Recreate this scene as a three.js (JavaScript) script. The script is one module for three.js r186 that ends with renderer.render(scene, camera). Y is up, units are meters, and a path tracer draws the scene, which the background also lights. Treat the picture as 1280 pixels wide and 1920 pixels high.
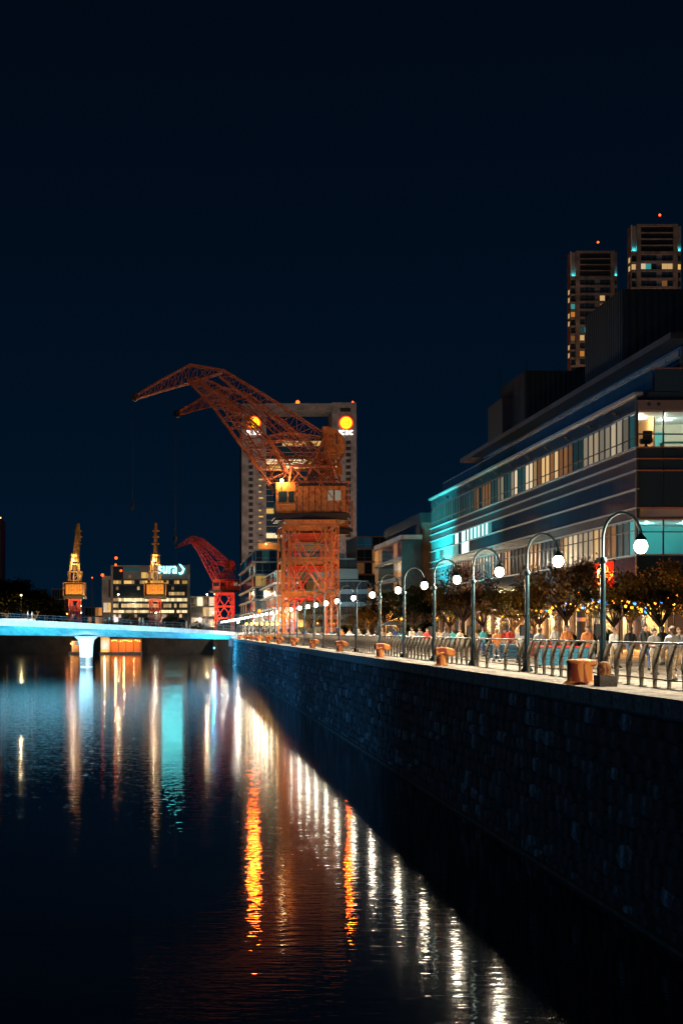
import * as THREE from 'three';
import { mergeGeometries } from 'three/addons/utils/BufferGeometryUtils.js';
import { RoundedBoxGeometry } from 'three/addons/geometries/RoundedBoxGeometry.js';
import { MarchingCubes } from 'three/addons/objects/MarchingCubes.js';
import { FontLoader } from 'three/addons/loaders/FontLoader.js';
import { TextGeometry } from 'three/addons/geometries/TextGeometry.js';
import { RectAreaLightUniformsLib } from 'three/addons/lights/RectAreaLightUniformsLib.js';

// ---------------------------------------------------------------- camera, sky, exposure
// Level camera with a shifted lens: the quay runs straight away along -z, its vanishing point lies at (VX, VY).
const F = 2667, VX = 330, VY = 1182, EYE = 1.62, WATER = -5.8, EDGE = 11.57;
const scene = new THREE.Scene();
const camera = new THREE.PerspectiveCamera(2 * Math.atan(960 / F) * 180 / Math.PI, 1280 / 1920, 0.5, 4000);
camera.position.set(0, EYE, 0);
camera.lookAt(0, EYE, -100);
camera.setViewOffset(1280, 1920, 640 - VX, 960 - VY, 1280, 1920);
scene.add(camera);
const renderer = new THREE.WebGLRenderer({ antialias: true });
renderer.setSize(682, 1024);
renderer.toneMapping = THREE.LinearToneMapping;
renderer.toneMappingExposure = 1.0;
renderer.shadowMap.enabled = true;
RectAreaLightUniformsLib.init();
{
  const W = 128, H = 256, a = new Float32Array(W * H * 4);
  for (let j = 0; j < H; j++) {
    const el = ((j + 0.5) / H - 0.5) * 180;
    const t = Math.exp(-Math.max(0, el) / 15);
    const c = [0.0004 + 0.0002 * t, 0.0013 + 0.0075 * t, 0.004 + 0.0195 * t];
    for (let i = 0; i < W; i++) { const k = (j * W + i) * 4; a[k] = c[0]; a[k + 1] = c[1]; a[k + 2] = c[2]; a[k + 3] = 1; }
  }
  const sky = new THREE.DataTexture(a, W, H, THREE.RGBAFormat, THREE.FloatType);
  sky.mapping = THREE.EquirectangularReflectionMapping; sky.magFilter = THREE.LinearFilter; sky.minFilter = THREE.LinearFilter; sky.needsUpdate = true;
  scene.background = sky; scene.environment = sky;
}
const moon = new THREE.DirectionalLight(new THREE.Color().setRGB(0.75, 0.85, 1), 0.035);
moon.position.set(-40, 70, 110); moon.target.position.set(20, 0, -100);
moon.castShadow = true; scene.add(moon, moon.target);
Object.assign(moon.shadow.camera, { left: -300, right: 300, top: 300, bottom: -300, far: 900 });

// ---------------------------------------------------------------- helpers
const V = (x, y, z) => new THREE.Vector3(x, y, z);
const at = (px, py, d) => V((px - VX) * d / F, EYE - (py - VY) * d / F, -d);
const X = (px, d) => (px - VX) * d / F, Y = (py, d) => EYE - (py - VY) * d / F;
function rng(seed) { let s = seed >>> 0; return () => { s = (s + 0x6D2B79F5) >>> 0; let t = s; t = Math.imul(t ^ (t >>> 15), t | 1); t ^= t + Math.imul(t ^ (t >>> 7), t | 61); return ((t ^ (t >>> 14)) >>> 0) / 4294967296; }; }
const taken = new Map();
function numbered(n) { const k = taken.get(n) || 0; taken.set(n, k + 1); return k ? n + '_' + String(k).padStart(3, '0') : n; }
function uvm(g) {   // uv in metres by the way each face points
  const p = g.attributes.position, n = g.attributes.normal, uv = new Float32Array(p.count * 2);
  for (let i = 0; i < p.count; i++) {
    const ax = Math.abs(n.getX(i)), ay = Math.abs(n.getY(i)), az = Math.abs(n.getZ(i));
    let u, v;
    if (ax >= ay && ax >= az) { u = p.getZ(i); v = p.getY(i); } else if (ay >= az) { u = p.getX(i); v = p.getZ(i); } else { u = p.getX(i); v = p.getY(i); }
    uv[2 * i] = u; uv[2 * i + 1] = v;
  }
  g.setAttribute('uv', new THREE.BufferAttribute(uv, 2)); return g;
}
const flat = g => { const q = g.index ? g.toNonIndexed() : g; for (const k of Object.keys(q.attributes)) if (!['position', 'normal', 'uv'].includes(k)) q.deleteAttribute(k); if (!q.attributes.uv) uvm(q); return q; };
const merge = a => a.length === 1 ? a[0] : mergeGeometries(a.map(flat));
const box = (w, h, d, x = 0, y = 0, z = 0) => uvm(new THREE.BoxGeometry(w, h, d).translate(x, y, z));
const span = (x0, x1, y0, y1, z0, z1) => box(Math.abs(x1 - x0), Math.abs(y1 - y0), Math.abs(z1 - z0), (x0 + x1) / 2, (y0 + y1) / 2, (z0 + z1) / 2);
const UP = V(0, 1, 0);
const wrap = (g, su, sv) => { const u = g.attributes.uv; for (let i = 0; i < u.count; i++) u.setXY(i, u.getX(i) * su, u.getY(i) * sv); return g; };
function bar(a, b, t, t2 = t) {   // square bar from a to b
  const len = a.distanceTo(b), g = uvm(new THREE.BoxGeometry(t, len, t2));
  return g.applyQuaternion(new THREE.Quaternion().setFromUnitVectors(UP, b.clone().sub(a).normalize())).translate((a.x + b.x) / 2, (a.y + b.y) / 2, (a.z + b.z) / 2);
}
function rod(a, b, r, r2 = r, seg = 8) {
  const len = a.distanceTo(b), g = new THREE.CylinderGeometry(r2, r, len, seg);
  return g.applyQuaternion(new THREE.Quaternion().setFromUnitVectors(UP, b.clone().sub(a).normalize())).translate((a.x + b.x) / 2, (a.y + b.y) / 2, (a.z + b.z) / 2);
}
function part(name, g, m, parent) { const o = new THREE.Mesh(Array.isArray(g) ? merge(g) : g, m); o.name = name; parent.add(o); return o; }
function tag(o, label, category, group) { o.userData.label = label; if (category) o.userData.category = category; if (group) o.userData.group = group; return o; }
function thing(name, label, category, p = V(0, 0, 0), group) { const o = new THREE.Group(); o.name = numbered(name); o.position.copy(p); scene.add(o); return tag(o, label, category, group); }
function solo(name, g, m, label, category, group) { return tag(part(numbered(name), g, m, scene), label, category, group); }
function struct(name, g, m) { const o = part(numbered(name), g, m, scene); o.userData.kind = 'structure'; o.userData.label = name.replace(/_/g, ' '); return o; }
function copy(o, p, label, group) { const c = o.clone(); c.userData = { ...o.userData }; c.name = numbered(o.name.replace(/_\d{3}$/, '')); c.position.copy(p); if (label) c.userData.label = label; if (group) c.userData.group = group; scene.add(c); return c; }

// ---------------------------------------------------------------- textures (grain and wear only)
function noise2(n, seed, cells) {   // tiling value noise, n x n
  const r = rng(seed), g = new Float32Array(cells * cells).map(() => r()), o = new Float32Array(n * n);
  for (let j = 0; j < n; j++) for (let i = 0; i < n; i++) {
    const x = i / n * cells, y = j / n * cells, x0 = x | 0, y0 = y | 0; let fx = x - x0, fy = y - y0; fx *= fx * (3 - 2 * fx); fy *= fy * (3 - 2 * fy);
    const x1 = (x0 + 1) % cells, y1 = (y0 + 1) % cells;
    o[j * n + i] = (g[y0 * cells + x0] * (1 - fx) + g[y0 * cells + x1] * fx) * (1 - fy) + (g[y1 * cells + x0] * (1 - fx) + g[y1 * cells + x1] * fx) * fy;
  }
  return o;
}
function fbm(n, seed, cells, oct = 4, gain = 0.5) { const o = new Float32Array(n * n); let a = 1, s = 0; for (let k = 0; k < oct; k++) { const q = noise2(n, seed + k * 17, Math.min(n, cells << k)); for (let i = 0; i < o.length; i++) o[i] += a * q[i]; s += a; a *= gain; } for (let i = 0; i < o.length; i++) o[i] /= s; return o; }
function tex(n, f, srgb, repeat) {
  const a = new Uint8Array(n * n * 4);
  for (let i = 0; i < n * n; i++) { const c = f(i); for (let k = 0; k < 3; k++) a[4 * i + k] = Math.max(0, Math.min(255, 255 * c[k])); a[4 * i + 3] = 255; }
  const t = new THREE.DataTexture(a, n, n, THREE.RGBAFormat); t.wrapS = t.wrapT = THREE.RepeatWrapping; t.magFilter = THREE.LinearFilter; t.minFilter = THREE.LinearMipmapLinearFilter; t.generateMipmaps = true;
  if (srgb) t.colorSpace = THREE.SRGBColorSpace; t.repeat.set(repeat, repeat); t.needsUpdate = true; return t;
}
const N1 = fbm(512, 3, 8, 6), N2 = fbm(512, 91, 5, 4), N3 = fbm(512, 407, 64, 3);
const grey = v => [v, v, v];
const tGrain = tex(512, i => grey(0.62 + 0.5 * (N1[i] - 0.5) + 0.35 * (N3[i] - 0.5)), true, 0.35);
const tGrainBig = tex(512, i => grey(0.75 + 0.45 * (N1[i] - 0.5) + 0.2 * (N3[i] - 0.5)), true, 0.06);
const tPave = tex(512, i => { const s = N2[i] > 0.6 ? 0.75 : 1; return grey((0.72 + 0.5 * (N1[i] - 0.5) + 0.5 * (N3[i] - 0.5)) * s); }, true, 0.22);
const tRust = tex(512, i => { const r = Math.min(1, Math.max(0, (N2[i] + 0.5 * (N1[i] - 0.5) - 0.5) * 6)); return [0.95 - 0.35 * r, 0.9 - 0.55 * r, 0.85 - 0.62 * r]; }, true, 0.55);
const tPaint = tex(512, i => { const r = Math.min(1, Math.max(0, (N1[i] - 0.55) * 5)); return [0.92 - 0.25 * r + 0.2 * (N3[i] - 0.5), 0.9 - 0.35 * r + 0.2 * (N3[i] - 0.5), 0.88 - 0.4 * r]; }, true, 0.4);
const tBump = tex(512, i => grey(N1[i] * 0.6 + N3[i] * 0.4), false, 0.7);
const tStreak = tex(512, i => { const x = i % 512, y = (i / 512) | 0; return grey(0.55 + 1.5 * (N1[(((y >> 4) % 512) * 512 + x)] - 0.5) + 0.5 * (N3[i] - 0.2)); }, true, 0.3);
const tCurtain = tex(256, i => { const x = (i % 256) / 256; return grey(0.78 + 0.2 * Math.sin(x * 6.283 * 7 + 3 * N1[(i % 256)]) * N2[i % 256] * 1.4); }, true, 0.5);

// ---------------------------------------------------------------- materials
const C = (r, g, b) => new THREE.Color().setRGB(r, g, b);
const mat = (c, roughness = 0.8, metalness = 0, extra = {}) => new THREE.MeshStandardMaterial({ color: C(...c), roughness, metalness, ...extra });
const glow = (c, k = 1, extra = {}) => new THREE.MeshStandardMaterial({ color: C(0.02, 0.02, 0.02), roughness: 0.5, emissive: C(...c), emissiveIntensity: k, ...extra });
const M = {
  concrete: mat([0.42, 0.38, 0.34], 0.9, 0, { map: tGrainBig }),
  paleConcrete: mat([0.5, 0.46, 0.42], 0.85, 0, { map: tGrainBig }),
  pave: mat([0.36, 0.31, 0.25], 0.85, 0, { map: tPave, bumpMap: tBump, bumpScale: 0.012 }),
  coping: mat([0.27, 0.235, 0.19], 0.85, 0, { map: tPave, bumpMap: tBump, bumpScale: 0.015 }),
  earth: mat([0.08, 0.075, 0.07], 0.95, 0, { map: tGrainBig }),
  mortar: mat([0.03, 0.03, 0.03], 1),
  pole: mat([0.035, 0.12, 0.15], 0.35, 0.2, { map: tGrain }),
  steel: mat([0.2, 0.27, 0.3], 0.33, 0.5, { map: tGrain }),
  blade: mat([0.32, 0.28, 0.22], 0.4, 0.3, { map: tGrain }),
  wire: mat([0.2, 0.2, 0.2], 0.4, 0.7),
  rustPaint: mat([0.62, 0.24, 0.045], 0.65, 0, { map: tRust, bumpMap: tBump, bumpScale: 0.01 }),
  oldStone: mat([0.2, 0.17, 0.14], 0.95, 0, { map: tGrain, bumpMap: tBump, bumpScale: 0.02 }),
  darkMetal: mat([0.025, 0.027, 0.03], 0.5, 0.4),
  black: mat([0.012, 0.013, 0.015], 0.7),
  lamp: glow([1, 0.88, 0.68], 24),
  glassDark: mat([0.014, 0.03, 0.042], 0.07, 0, { }),
  glassBlue: mat([0.02, 0.05, 0.075], 0.1, 0),
  glassTealWash: mat([0.05, 0.12, 0.13], 0.12),  // dark glass with the far-end teal wash put into its colour
  spandrel: mat([0.035, 0.065, 0.08], 0.2, 0, { map: tGrainBig }),
  fin: mat([0.2, 0.27, 0.29], 0.35, 0.4),
  frame: mat([0.03, 0.035, 0.04], 0.45, 0.4),
  darkCore: mat([0.2, 0.2, 0.2], 0.85),
  corrugate: mat([0.028, 0.034, 0.037], 0.75, 0.1),
  white: mat([0.78, 0.8, 0.8], 0.6),
  bark: mat([0.09, 0.06, 0.04], 0.95, 0, { map: tGrain }),
  leafA: mat([0.14, 0.085, 0.02], 0.75, 0, { side: THREE.DoubleSide }),
  leafB: mat([0.09, 0.095, 0.025], 0.75, 0, { side: THREE.DoubleSide }),
  leafC: mat([0.035, 0.05, 0.018], 0.8, 0, { side: THREE.DoubleSide }),
};
const W = {   // lit windows, and glowing panes painted as facade reflections
  warm: glow([1, 0.62, 0.25], 1.0, { emissiveMap: tCurtain }), warmDim: glow([1, 0.42, 0.13], 0.28, { emissiveMap: tCurtain }), orange: glow([1, 0.36, 0.06], 0.8, { emissiveMap: tCurtain }),
  cream: glow([1, 0.78, 0.5], 1.05, { emissiveMap: tCurtain }), creamDim: glow([0.9, 0.78, 0.55], 0.4, { emissiveMap: tCurtain }), white: glow([0.9, 1, 0.95], 1.3),
  teal: glow([0.12, 0.75, 0.75], 0.55, { emissiveMap: tCurtain }), tealDim: glow([0.06, 0.5, 0.55], 0.14, { emissiveMap: tCurtain }), cyanReflection: glow([0.45, 1, 1], 2.2), blueDim: glow([0.05, 0.3, 0.5], 0.12, { emissiveMap: tCurtain }),
  gold: glow([1, 0.58, 0.14], 1.3, { emissiveMap: tCurtain }), bright: glow([1, 0.75, 0.4], 2.0, { emissiveMap: tCurtain }),
};
for (const m of Object.values(W)) { m.roughness = 0.15; }
const variants = Object.fromEntries(Object.entries(W).map(([k, m]) => [k, [0.5, 0.75, 1, 1.3].map((f, i) => { if (f === 1) return m; const c = m.clone(); c.emissiveIntensity *= f; return c; })]));
const vr = rng(909), lit = k => variants[k][Math.floor(vr() * 4)];

// ---------------------------------------------------------------- lamps
function point(parent, p, c, cd, radius = 4) { const l = new THREE.PointLight(C(...c), cd, 0, 2); l.position.copy(p); l.castShadow = true; l.shadow.radius = radius; parent.add(l); return l; }
function flood(p, target, c, cd, deg, label, group, opt = {}) {   // a floodlight on a short stand
  const o = thing('floodlight', label, 'floodlight', p, group), dir = target.clone().sub(p).normalize();
  const q = new THREE.Quaternion().setFromUnitVectors(V(0, 0, 1), dir), s = opt.size || 0.4;
  part('housing', new RoundedBoxGeometry(s, s * 0.8, s * 0.6, 1, s * 0.08).applyQuaternion(q), M.darkMetal, o);
  const lens = new THREE.CircleGeometry(s * 0.32, 12).translate(0, 0, s * 0.31).applyQuaternion(q);
  part('lamp_lens', lens, glow(c, opt.seen ?? 2), o);
  const h = opt.stand ?? 0.5; part('stand', rod(V(0, -h, 0), V(0, -s * 0.3, 0), 0.05), M.darkMetal, o);
  const l = new THREE.SpotLight(C(...c), cd, 0, deg * Math.PI / 180, 0.6, 2); l.position.copy(dir).multiplyScalar(s * 0.45); l.target.position.copy(dir).multiplyScalar(10);
  l.castShadow = true; l.shadow.radius = s * 8; o.add(l, l.target); return o;
}

// ---------------------------------------------------------------- ground, dock, water
{
  const s = new THREE.Shape([[-900, -120], [900, -120], [900, 1600], [-900, 1600]].map(([x, y]) => new THREE.Vector2(x, y)));
  s.holes.push(new THREE.Path([[-120, -60], [-120, 450], [EDGE + 0.5, 450], [EDGE + 0.5, -60]].map(([x, y]) => new THREE.Vector2(x, y))));
  struct('ground', uvm(new THREE.ShapeGeometry(s).rotateX(-Math.PI / 2).translate(0, -0.03, 0)), M.earth);
  const prom = new THREE.PlaneGeometry(32, 480).rotateX(-Math.PI / 2).translate(EDGE + 0.92 + 16, 0, -210);
  struct('promenade_pavement', uvm(prom), M.pave);
  // water: fine ripples as bump, broader swell as normals, wind-ruffled patches as roughness
  const n = 1024, big = 512;
  const A = fbm(big, 777, 24, 4, 0.62), B = fbm(big, 1201, 40, 3, 0.6);
  const ripple = tex(big, i => grey(0.5 * A[i] + 0.5 * B[i]), false, 1); ripple.repeat.set(1 / 22, 1 / 6.5);
  const patch = fbm(256, 55, 6, 5, 0.55);
  const rough = tex(256, i => {
    const x = (i % 256) / 256, y = ((i / 256) | 0) / 256;              // across the dock, along the dock from the near end
    const e = (y * 520 + 130 * (patch[i] - 0.5) - 112) / 34, t = Math.max(0, Math.min(1, e)), zone = t * t * (3 - 2 * t);
    const v = 0.034 + 0.034 * zone + 0.012 * (patch[(i * 3) % 65536] - 0.5);
    return [1, v / 0.3, 0];
  }, false, 1);
  rough.repeat.set(1 / 136, 1 / 520);
  const w = new THREE.PlaneGeometry(136, 520, 1, 1).rotateX(-Math.PI / 2).translate(-56, WATER, -195), p = w.attributes.position, uv = [];
  for (let i = 0; i < p.count; i++) uv.push(p.getX(i) + 124, 65 - p.getZ(i));
  w.setAttribute('uv', new THREE.Float32BufferAttribute(uv, 2));
  struct('water', w, new THREE.MeshPhysicalMaterial({ color: C(0.0015, 0.004, 0.008), roughness: 0.3, roughnessMap: rough, metalness: 0, ior: 1.36, bumpMap: ripple, bumpScale: 0.0085 }));
}
// dock walls: the near right one is masonry, stone by stone
{
  const wall = new THREE.Group(); wall.name = 'quay_wall'; wall.userData = { kind: 'structure', label: 'old stone quay wall dropping to the water' }; scene.add(wall);
  part('backing', span(EDGE + 0.16, EDGE + 1.4, WATER - 1, -0.45, 60, -450), M.mortar, wall);
  const r = rng(12), Z0 = -26, Z1 = -292;
  // coping blocks along the edge
  const copGeo = [0, 1, 2].map(k => { const g = new RoundedBoxGeometry(0.9, 0.46, [1.92, 1.62, 2.22][k], 1, 0.025); return uvm(g); });
  const copFar = []; let z = Z0;
  while (z > Z1) {
    const k = Math.floor(r() * 3), L = [1.92, 1.62, 2.22][k], zc = z - L / 2;
    if (z > -175) { const m = part('coping_stone', copGeo[k], M.coping, wall); m.position.set(EDGE + 0.45 - r() * 0.02, -0.226 + r() * 0.012, zc); }
    else copFar.push(copGeo[k].clone().translate(EDGE + 0.45, -0.222, zc));
    z -= L + 0.025;
  }
  part('coping_run', copFar, M.coping, wall).userData.kind = 'stuff';
  part('coping_base', span(EDGE + 0.08, EDGE + 0.95, -0.5, -0.06, 60, -450), M.oldStone, wall);
  // stones
  const tones = [[0.055, 0.053, 0.05], [0.075, 0.073, 0.07], [0.14, 0.14, 0.135], [0.3, 0.305, 0.3]].map(c => mat(c, 0.9, 0, { map: tStreak, bumpMap: tBump, bumpScale: 0.02 }));
  function stone(w, h, out) {
    const k = 8, P = [], cut = 0.08 + 0.28 * r();
    const base = [[-0.5 + cut, -0.5], [0.5 - cut, -0.5], [0.5, -0.5 + cut], [0.5, 0.5 - cut], [0.5 - cut, 0.5], [-0.5 + cut, 0.5], [-0.5, 0.5 - cut], [-0.5, -0.5 + cut]];
    for (const [u, v] of base) P.push([(u + (r() - 0.5) * 0.1) * w, (v + (r() - 0.5) * 0.12) * h]);
    const pos = [], tri = (a, b, c) => pos.push(...a, ...b, ...c);
    const o = P.map(([u, v]) => [0.12, v, u]), f = P.map(([u, v]) => [-out + (r() - 0.5) * 0.02, v * 0.86, u * 0.88]), c = [-out - 0.015, 0, 0];
    for (let i = 0; i < k; i++) { const j = (i + 1) % k; tri(o[i], f[i], o[j]); tri(o[j], f[i], f[j]); tri(f[i], c, f[j]); }
    const g = new THREE.BufferGeometry(); g.setAttribute('position', new THREE.Float32BufferAttribute(pos, 3)); g.computeVertexNormals(); return uvm(g);
  }
  const far = tones.map(() => []); let single = 0; const rows = [];
  let y = -0.52; let row = 0;
  while (y > WATER - 0.3) { const h = row < 3 ? 0.5 : 0.36 + 0.34 * r(); rows.push([y - h / 2, h, row]); y -= h; row++; }
  const cells = [];
  for (const [yc, h, k] of rows) {
    let zz = Z0 - r() * 0.6;
    while (zz > Z1) { const w = (k < 3 ? 0.9 + 0.5 * r() : 0.45 + 0.8 * r()) * (zz < -120 ? 1.5 : 1); cells.push([zz - w / 2, yc + (k < 3 ? 0 : (r() - 0.5) * 0.16), w - 0.025, h - 0.02 + (k < 3 ? 0 : r() * 0.14 - 0.06), k]); zz -= w; }
  }
  cells.sort((a, b) => b[0] - a[0]);
  for (const [zc, yc, w, h, k] of cells) {
    const q = r(), t = q < 0.45 ? 0 : q < 0.75 ? 1 : q < 0.92 ? 2 : 3;   // mixed rubble: any stone may be of any kind
    const g = stone(w, h, 0.02 + r() * 0.05);
    if (zc < -31.5 && single < 290) { single++; const m = part('stone', g, tones[t], wall); m.position.set(EDGE + 0.1, yc, zc); }
    else far[t].push(g.translate(EDGE + 0.1, yc, zc));
  }
  far.forEach((a, k) => { if (a.length) part('masonry', a, tones[k], wall).userData.kind = 'stuff'; });
  // footing ledge at the waterline
  part('footing', span(EDGE - 0.12, EDGE + 0.2, WATER - 1, WATER + 0.10, -26, -292), M.oldStone, wall);
  struct('dock_end_wall', [span(-120, EDGE + 1.4, WATER - 1, -0.04, -450.2, -452)], mat([0.06, 0.05, 0.045], 0.95, 0, { map: tGrainBig }));
  struct('opposite_quay_wall', [span(-122, -120, WATER - 1, -0.04, 60, -450)], mat([0.08, 0.07, 0.065], 0.95));
  struct('dock_near_wall', [span(-120, EDGE + 1.4, WATER - 1, -0.04, 60.2, 62)], mat([0.08, 0.07, 0.065], 0.95));
}

// ---------------------------------------------------------------- promenade lamps
const LAMPX = 13.6;
const poleD = [1129, 987, 886, 813, 757, 711.7, 667.4, 635.6, 606.7, 588, 570.6, 556.8, 542.7].map(px => LAMPX * F / (px - VX));
poleD.unshift(poleD[0] - 9.9);
for (let d = poleD[poleD.length - 1] + 13; d < 470; d += 12.3) poleD.push(d);
{
  const o = thing('street_lamp', 'teal steel promenade lamp post with arched neck and glowing round globe beside the railing', 'street lamp', V(LAMPX, 0, -poleD[0]), 'arched lamps along the quay railing');
  part('base_plate', [new THREE.CylinderGeometry(0.17, 0.19, 0.04, 12).translate(0, 0.02, 0), new THREE.CylinderGeometry(0.11, 0.14, 0.25, 12).translate(0, 0.16, 0)], M.pole, o);
  for (let k = 0; k < 4; k++) part('gusset', (() => { const s = new THREE.Shape([[0.1, 0], [0.3, 0], [0.1, 0.28]].map(a => new THREE.Vector2(...a))); return uvm(new THREE.ExtrudeGeometry(s, { depth: 0.015, bevelEnabled: false }).translate(0, 0.04, -0.0075).rotateY(k * Math.PI / 2 + 0.4)); })(), M.pole, o);
  part('lower_pole', new THREE.CylinderGeometry(0.092, 0.1, 2.1, 14).translate(0, 1.15, 0), M.pole, o);
  part('middle_pole', new THREE.CylinderGeometry(0.075, 0.08, 1.65, 14).translate(0, 3.02, 0), M.pole, o);
  part('collar', [new THREE.SphereGeometry(0.13, 12, 8).translate(0, 3.85, 0), new THREE.BoxGeometry(0.2, 0.16, 0.14).translate(-0.1, 3.86, 0)], M.pole, o); part('sleeve', new THREE.CylinderGeometry(0.1, 0.1, 0.1, 12).translate(0, 2.2, 0), M.pole, o);
  part('control_box', new RoundedBoxGeometry(0.2, 0.42, 0.16, 1, 0.02).translate(-0.17, 1.62, 0), M.darkMetal, o);
  const c = new THREE.CatmullRomCurve3([V(0, 3.8, 0), V(0, 4.3, 0), V(0.02, 4.75, 0), V(0.2, 5.17, 0), V(0.6, 5.38, 0), V(1.0, 5.2, 0), V(1.19, 4.85, 0), V(1.21, 4.66, 0)]);
  part('arched_neck', new THREE.TubeGeometry(c, 28, 0.047, 10), M.pole, o);
  part('lamp_cap', new THREE.LatheGeometry([[0.03, 0.18], [0.06, 0.16], [0.09, 0.1], [0.17, 0.03], [0.2, -0.05], [0.19, -0.045], [0.16, 0.025]].map(a => new THREE.Vector2(...a)), 16).translate(1.21, 4.55, 0), M.pole, o);
  part('lamp_globe', new THREE.SphereGeometry(0.21, 18, 14).scale(1, 1.1, 1).translate(1.21, 4.3, 0), M.lamp, o);
  poleD.forEach((d, i) => { const q = i ? copy(o, V(LAMPX, 0, -d)) : o; point(q, V(1.21, 4.3, 0), [1, 0.86, 0.66], 22, 7); const l = new THREE.SpotLight(C(1, 0.83, 0.58), 175, 0, 1.47, 0.12, 2); l.position.set(1.21, 4.3, 0); l.target.position.set(1.21, 0, 0); l.castShadow = true; l.shadow.radius = 7; q.add(l, l.target); });
}
// railing, one length between each two lamp posts
{
  const bladeShape = new THREE.Shape();
  bladeShape.moveTo(-0.05, 0); bladeShape.lineTo(0.04, 0); bladeShape.lineTo(0.06, 0.35); bladeShape.bezierCurveTo(0.075, 0.7, 0.085, 0.9, 0.21, 1.2); bladeShape.lineTo(0.14, 1.22); bladeShape.bezierCurveTo(-0.03, 1.1, -0.085, 0.9, -0.08, 0.55); bladeShape.lineTo(-0.05, 0);
  const blade = uvm(new THREE.ExtrudeGeometry(bladeShape, { depth: 0.03, bevelEnabled: true, bevelSize: 0.004, bevelThickness: 0.004, bevelSegments: 1, curveSegments: 6 }).translate(0, 0, -0.015));
  const bladeFar = uvm(new THREE.ExtrudeGeometry(bladeShape, { depth: 0.03, bevelEnabled: false, curveSegments: 3 }).translate(0, 0, -0.015));
  const foot = uvm(new THREE.BoxGeometry(0.24, 0.018, 0.16).translate(0.02, 0.009, 0));
  for (let i = 0; i + 1 < poleD.length; i++) {
    const d0 = poleD[i] + 0.25, d1 = poleD[i + 1] - 0.25, L = d1 - d0, gate = i === 2;
    const o = thing('railing', gate ? 'gap panel of the quay railing with plain flat rails and few posts' : 'steel quay railing length with curved blade posts and thin wires', 'railing', V(LAMPX, 0, -d0), 'quay railing between the lamp posts');
    part('top_rail', rod(V(0.19, 1.25, 0), V(0.19, 1.25, -L), 0.035, 0.035, 10), M.steel, o);
    part('bottom_rail', rod(V(0.0, 0.24, 0), V(0.0, 0.24, -L), 0.022), M.steel, o);
    const wn = d0 < 130 ? 4 : 2;
    for (let k = 0; k < wn; k++) { const y = 0.24 + (k + 1) * 0.78 / (wn + 1), x = 0.02 + (y > 0.8 ? 0.05 : 0); part('wire', rod(V(x, y, 0), V(x, y, -L), gate ? 0.016 : 0.006, gate ? 0.016 : 0.006, 5), gate ? M.steel : M.wire, o); }
    const n = gate ? 5 : Math.max(6, Math.round(L / 1.2));
    for (let k = 0; k <= n; k++) {
      let t = k / n; if (gate) t = [0.02, 0.09, 0.35, 0.72, 0.92, 0.98][k];
      const b = part('post', d0 < 130 ? blade : bladeFar, M.blade, o); b.position.z = -t * L;
      if (d0 < 130) part('foot_plate', foot, M.steel, b);
    }
  }
}
// mooring bollards
{
  const o = thing('mooring_bollard', 'rust streaked orange iron mooring bollard with hooked head on the quay edge', 'bollard', V(12.3, 0, -66), 'orange bollards along the quay edge');
  part('stem', wrap(new THREE.LatheGeometry([[0.3, 0], [0.3, 0.05], [0.235, 0.1], [0.22, 0.55], [0.24, 0.62], [0.0, 0.66]].map(a => new THREE.Vector2(...a)), 16), 4, 2.5), M.rustPaint, o);
  const hs = new THREE.Shape(); hs.moveTo(-0.25, 0.52); hs.lineTo(0.24, 0.5); hs.bezierCurveTo(0.5, 0.42, 0.62, 0.52, 0.56, 0.62); hs.bezierCurveTo(0.45, 0.78, 0.1, 0.82, -0.2, 0.76); hs.bezierCurveTo(-0.28, 0.72, -0.28, 0.6, -0.25, 0.52);
  part('hooked_head', uvm(new THREE.ExtrudeGeometry(hs, { depth: 0.3, bevelEnabled: true, bevelSize: 0.06, bevelThickness: 0.07, bevelSegments: 3, curveSegments: 8 }).translate(0, 0, -0.15)), M.rustPaint, o);
  for (const px of [712, 636, 585, 549.7, 523, 502, 485, 470.6, 460, 450]) copy(o, V(12.3, 0, -12.3 * F / (px - VX))).rotation.y = (px % 7) * 0.05 - 0.15;
  const b = thing('mooring_bollard', 'broad weathered orange bollard standing behind a small stone block on the quay edge', 'bollard', V(12.13, 0, -42.8), 'orange bollards along the quay edge');
  part('stem', wrap(new THREE.LatheGeometry([[0.5, 0], [0.46, 0.05], [0.38, 0.12], [0.37, 0.6], [0.4, 0.66], [0.38, 0.72], [0.3, 0.755], [0, 0.77]].map(a => new THREE.Vector2(...a)), 24), 4, 2.5), M.rustPaint, b);
  part('head', new RoundedBoxGeometry(0.66, 0.2, 0.6, 3, 0.09).translate(0.12, 0.64, 0), M.rustPaint, b);
  const m = thing('mooring_stone', 'grey stone block carrying a rounded rusty dome beside the broad orange bollard', 'mooring stone', V(12.45, 0, -41.3));
  part('block', new RoundedBoxGeometry(0.52, 0.32, 0.6, 1, 0.02).translate(0, 0.16, 0), M.oldStone, m);
  part('rounded_dome', wrap(new THREE.LatheGeometry([[0.2, 0], [0.2, 0.18], [0.185, 0.28], [0.14, 0.36], [0.07, 0.405], [0, 0.415]].map(a => new THREE.Vector2(...a)), 18).translate(-0.04, 0.31, 0), 4, 2.5), mat([0.3, 0.15, 0.05], 0.8, 0, { map: tRust, bumpMap: tBump, bumpScale: 0.01 }), m);
}

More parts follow.
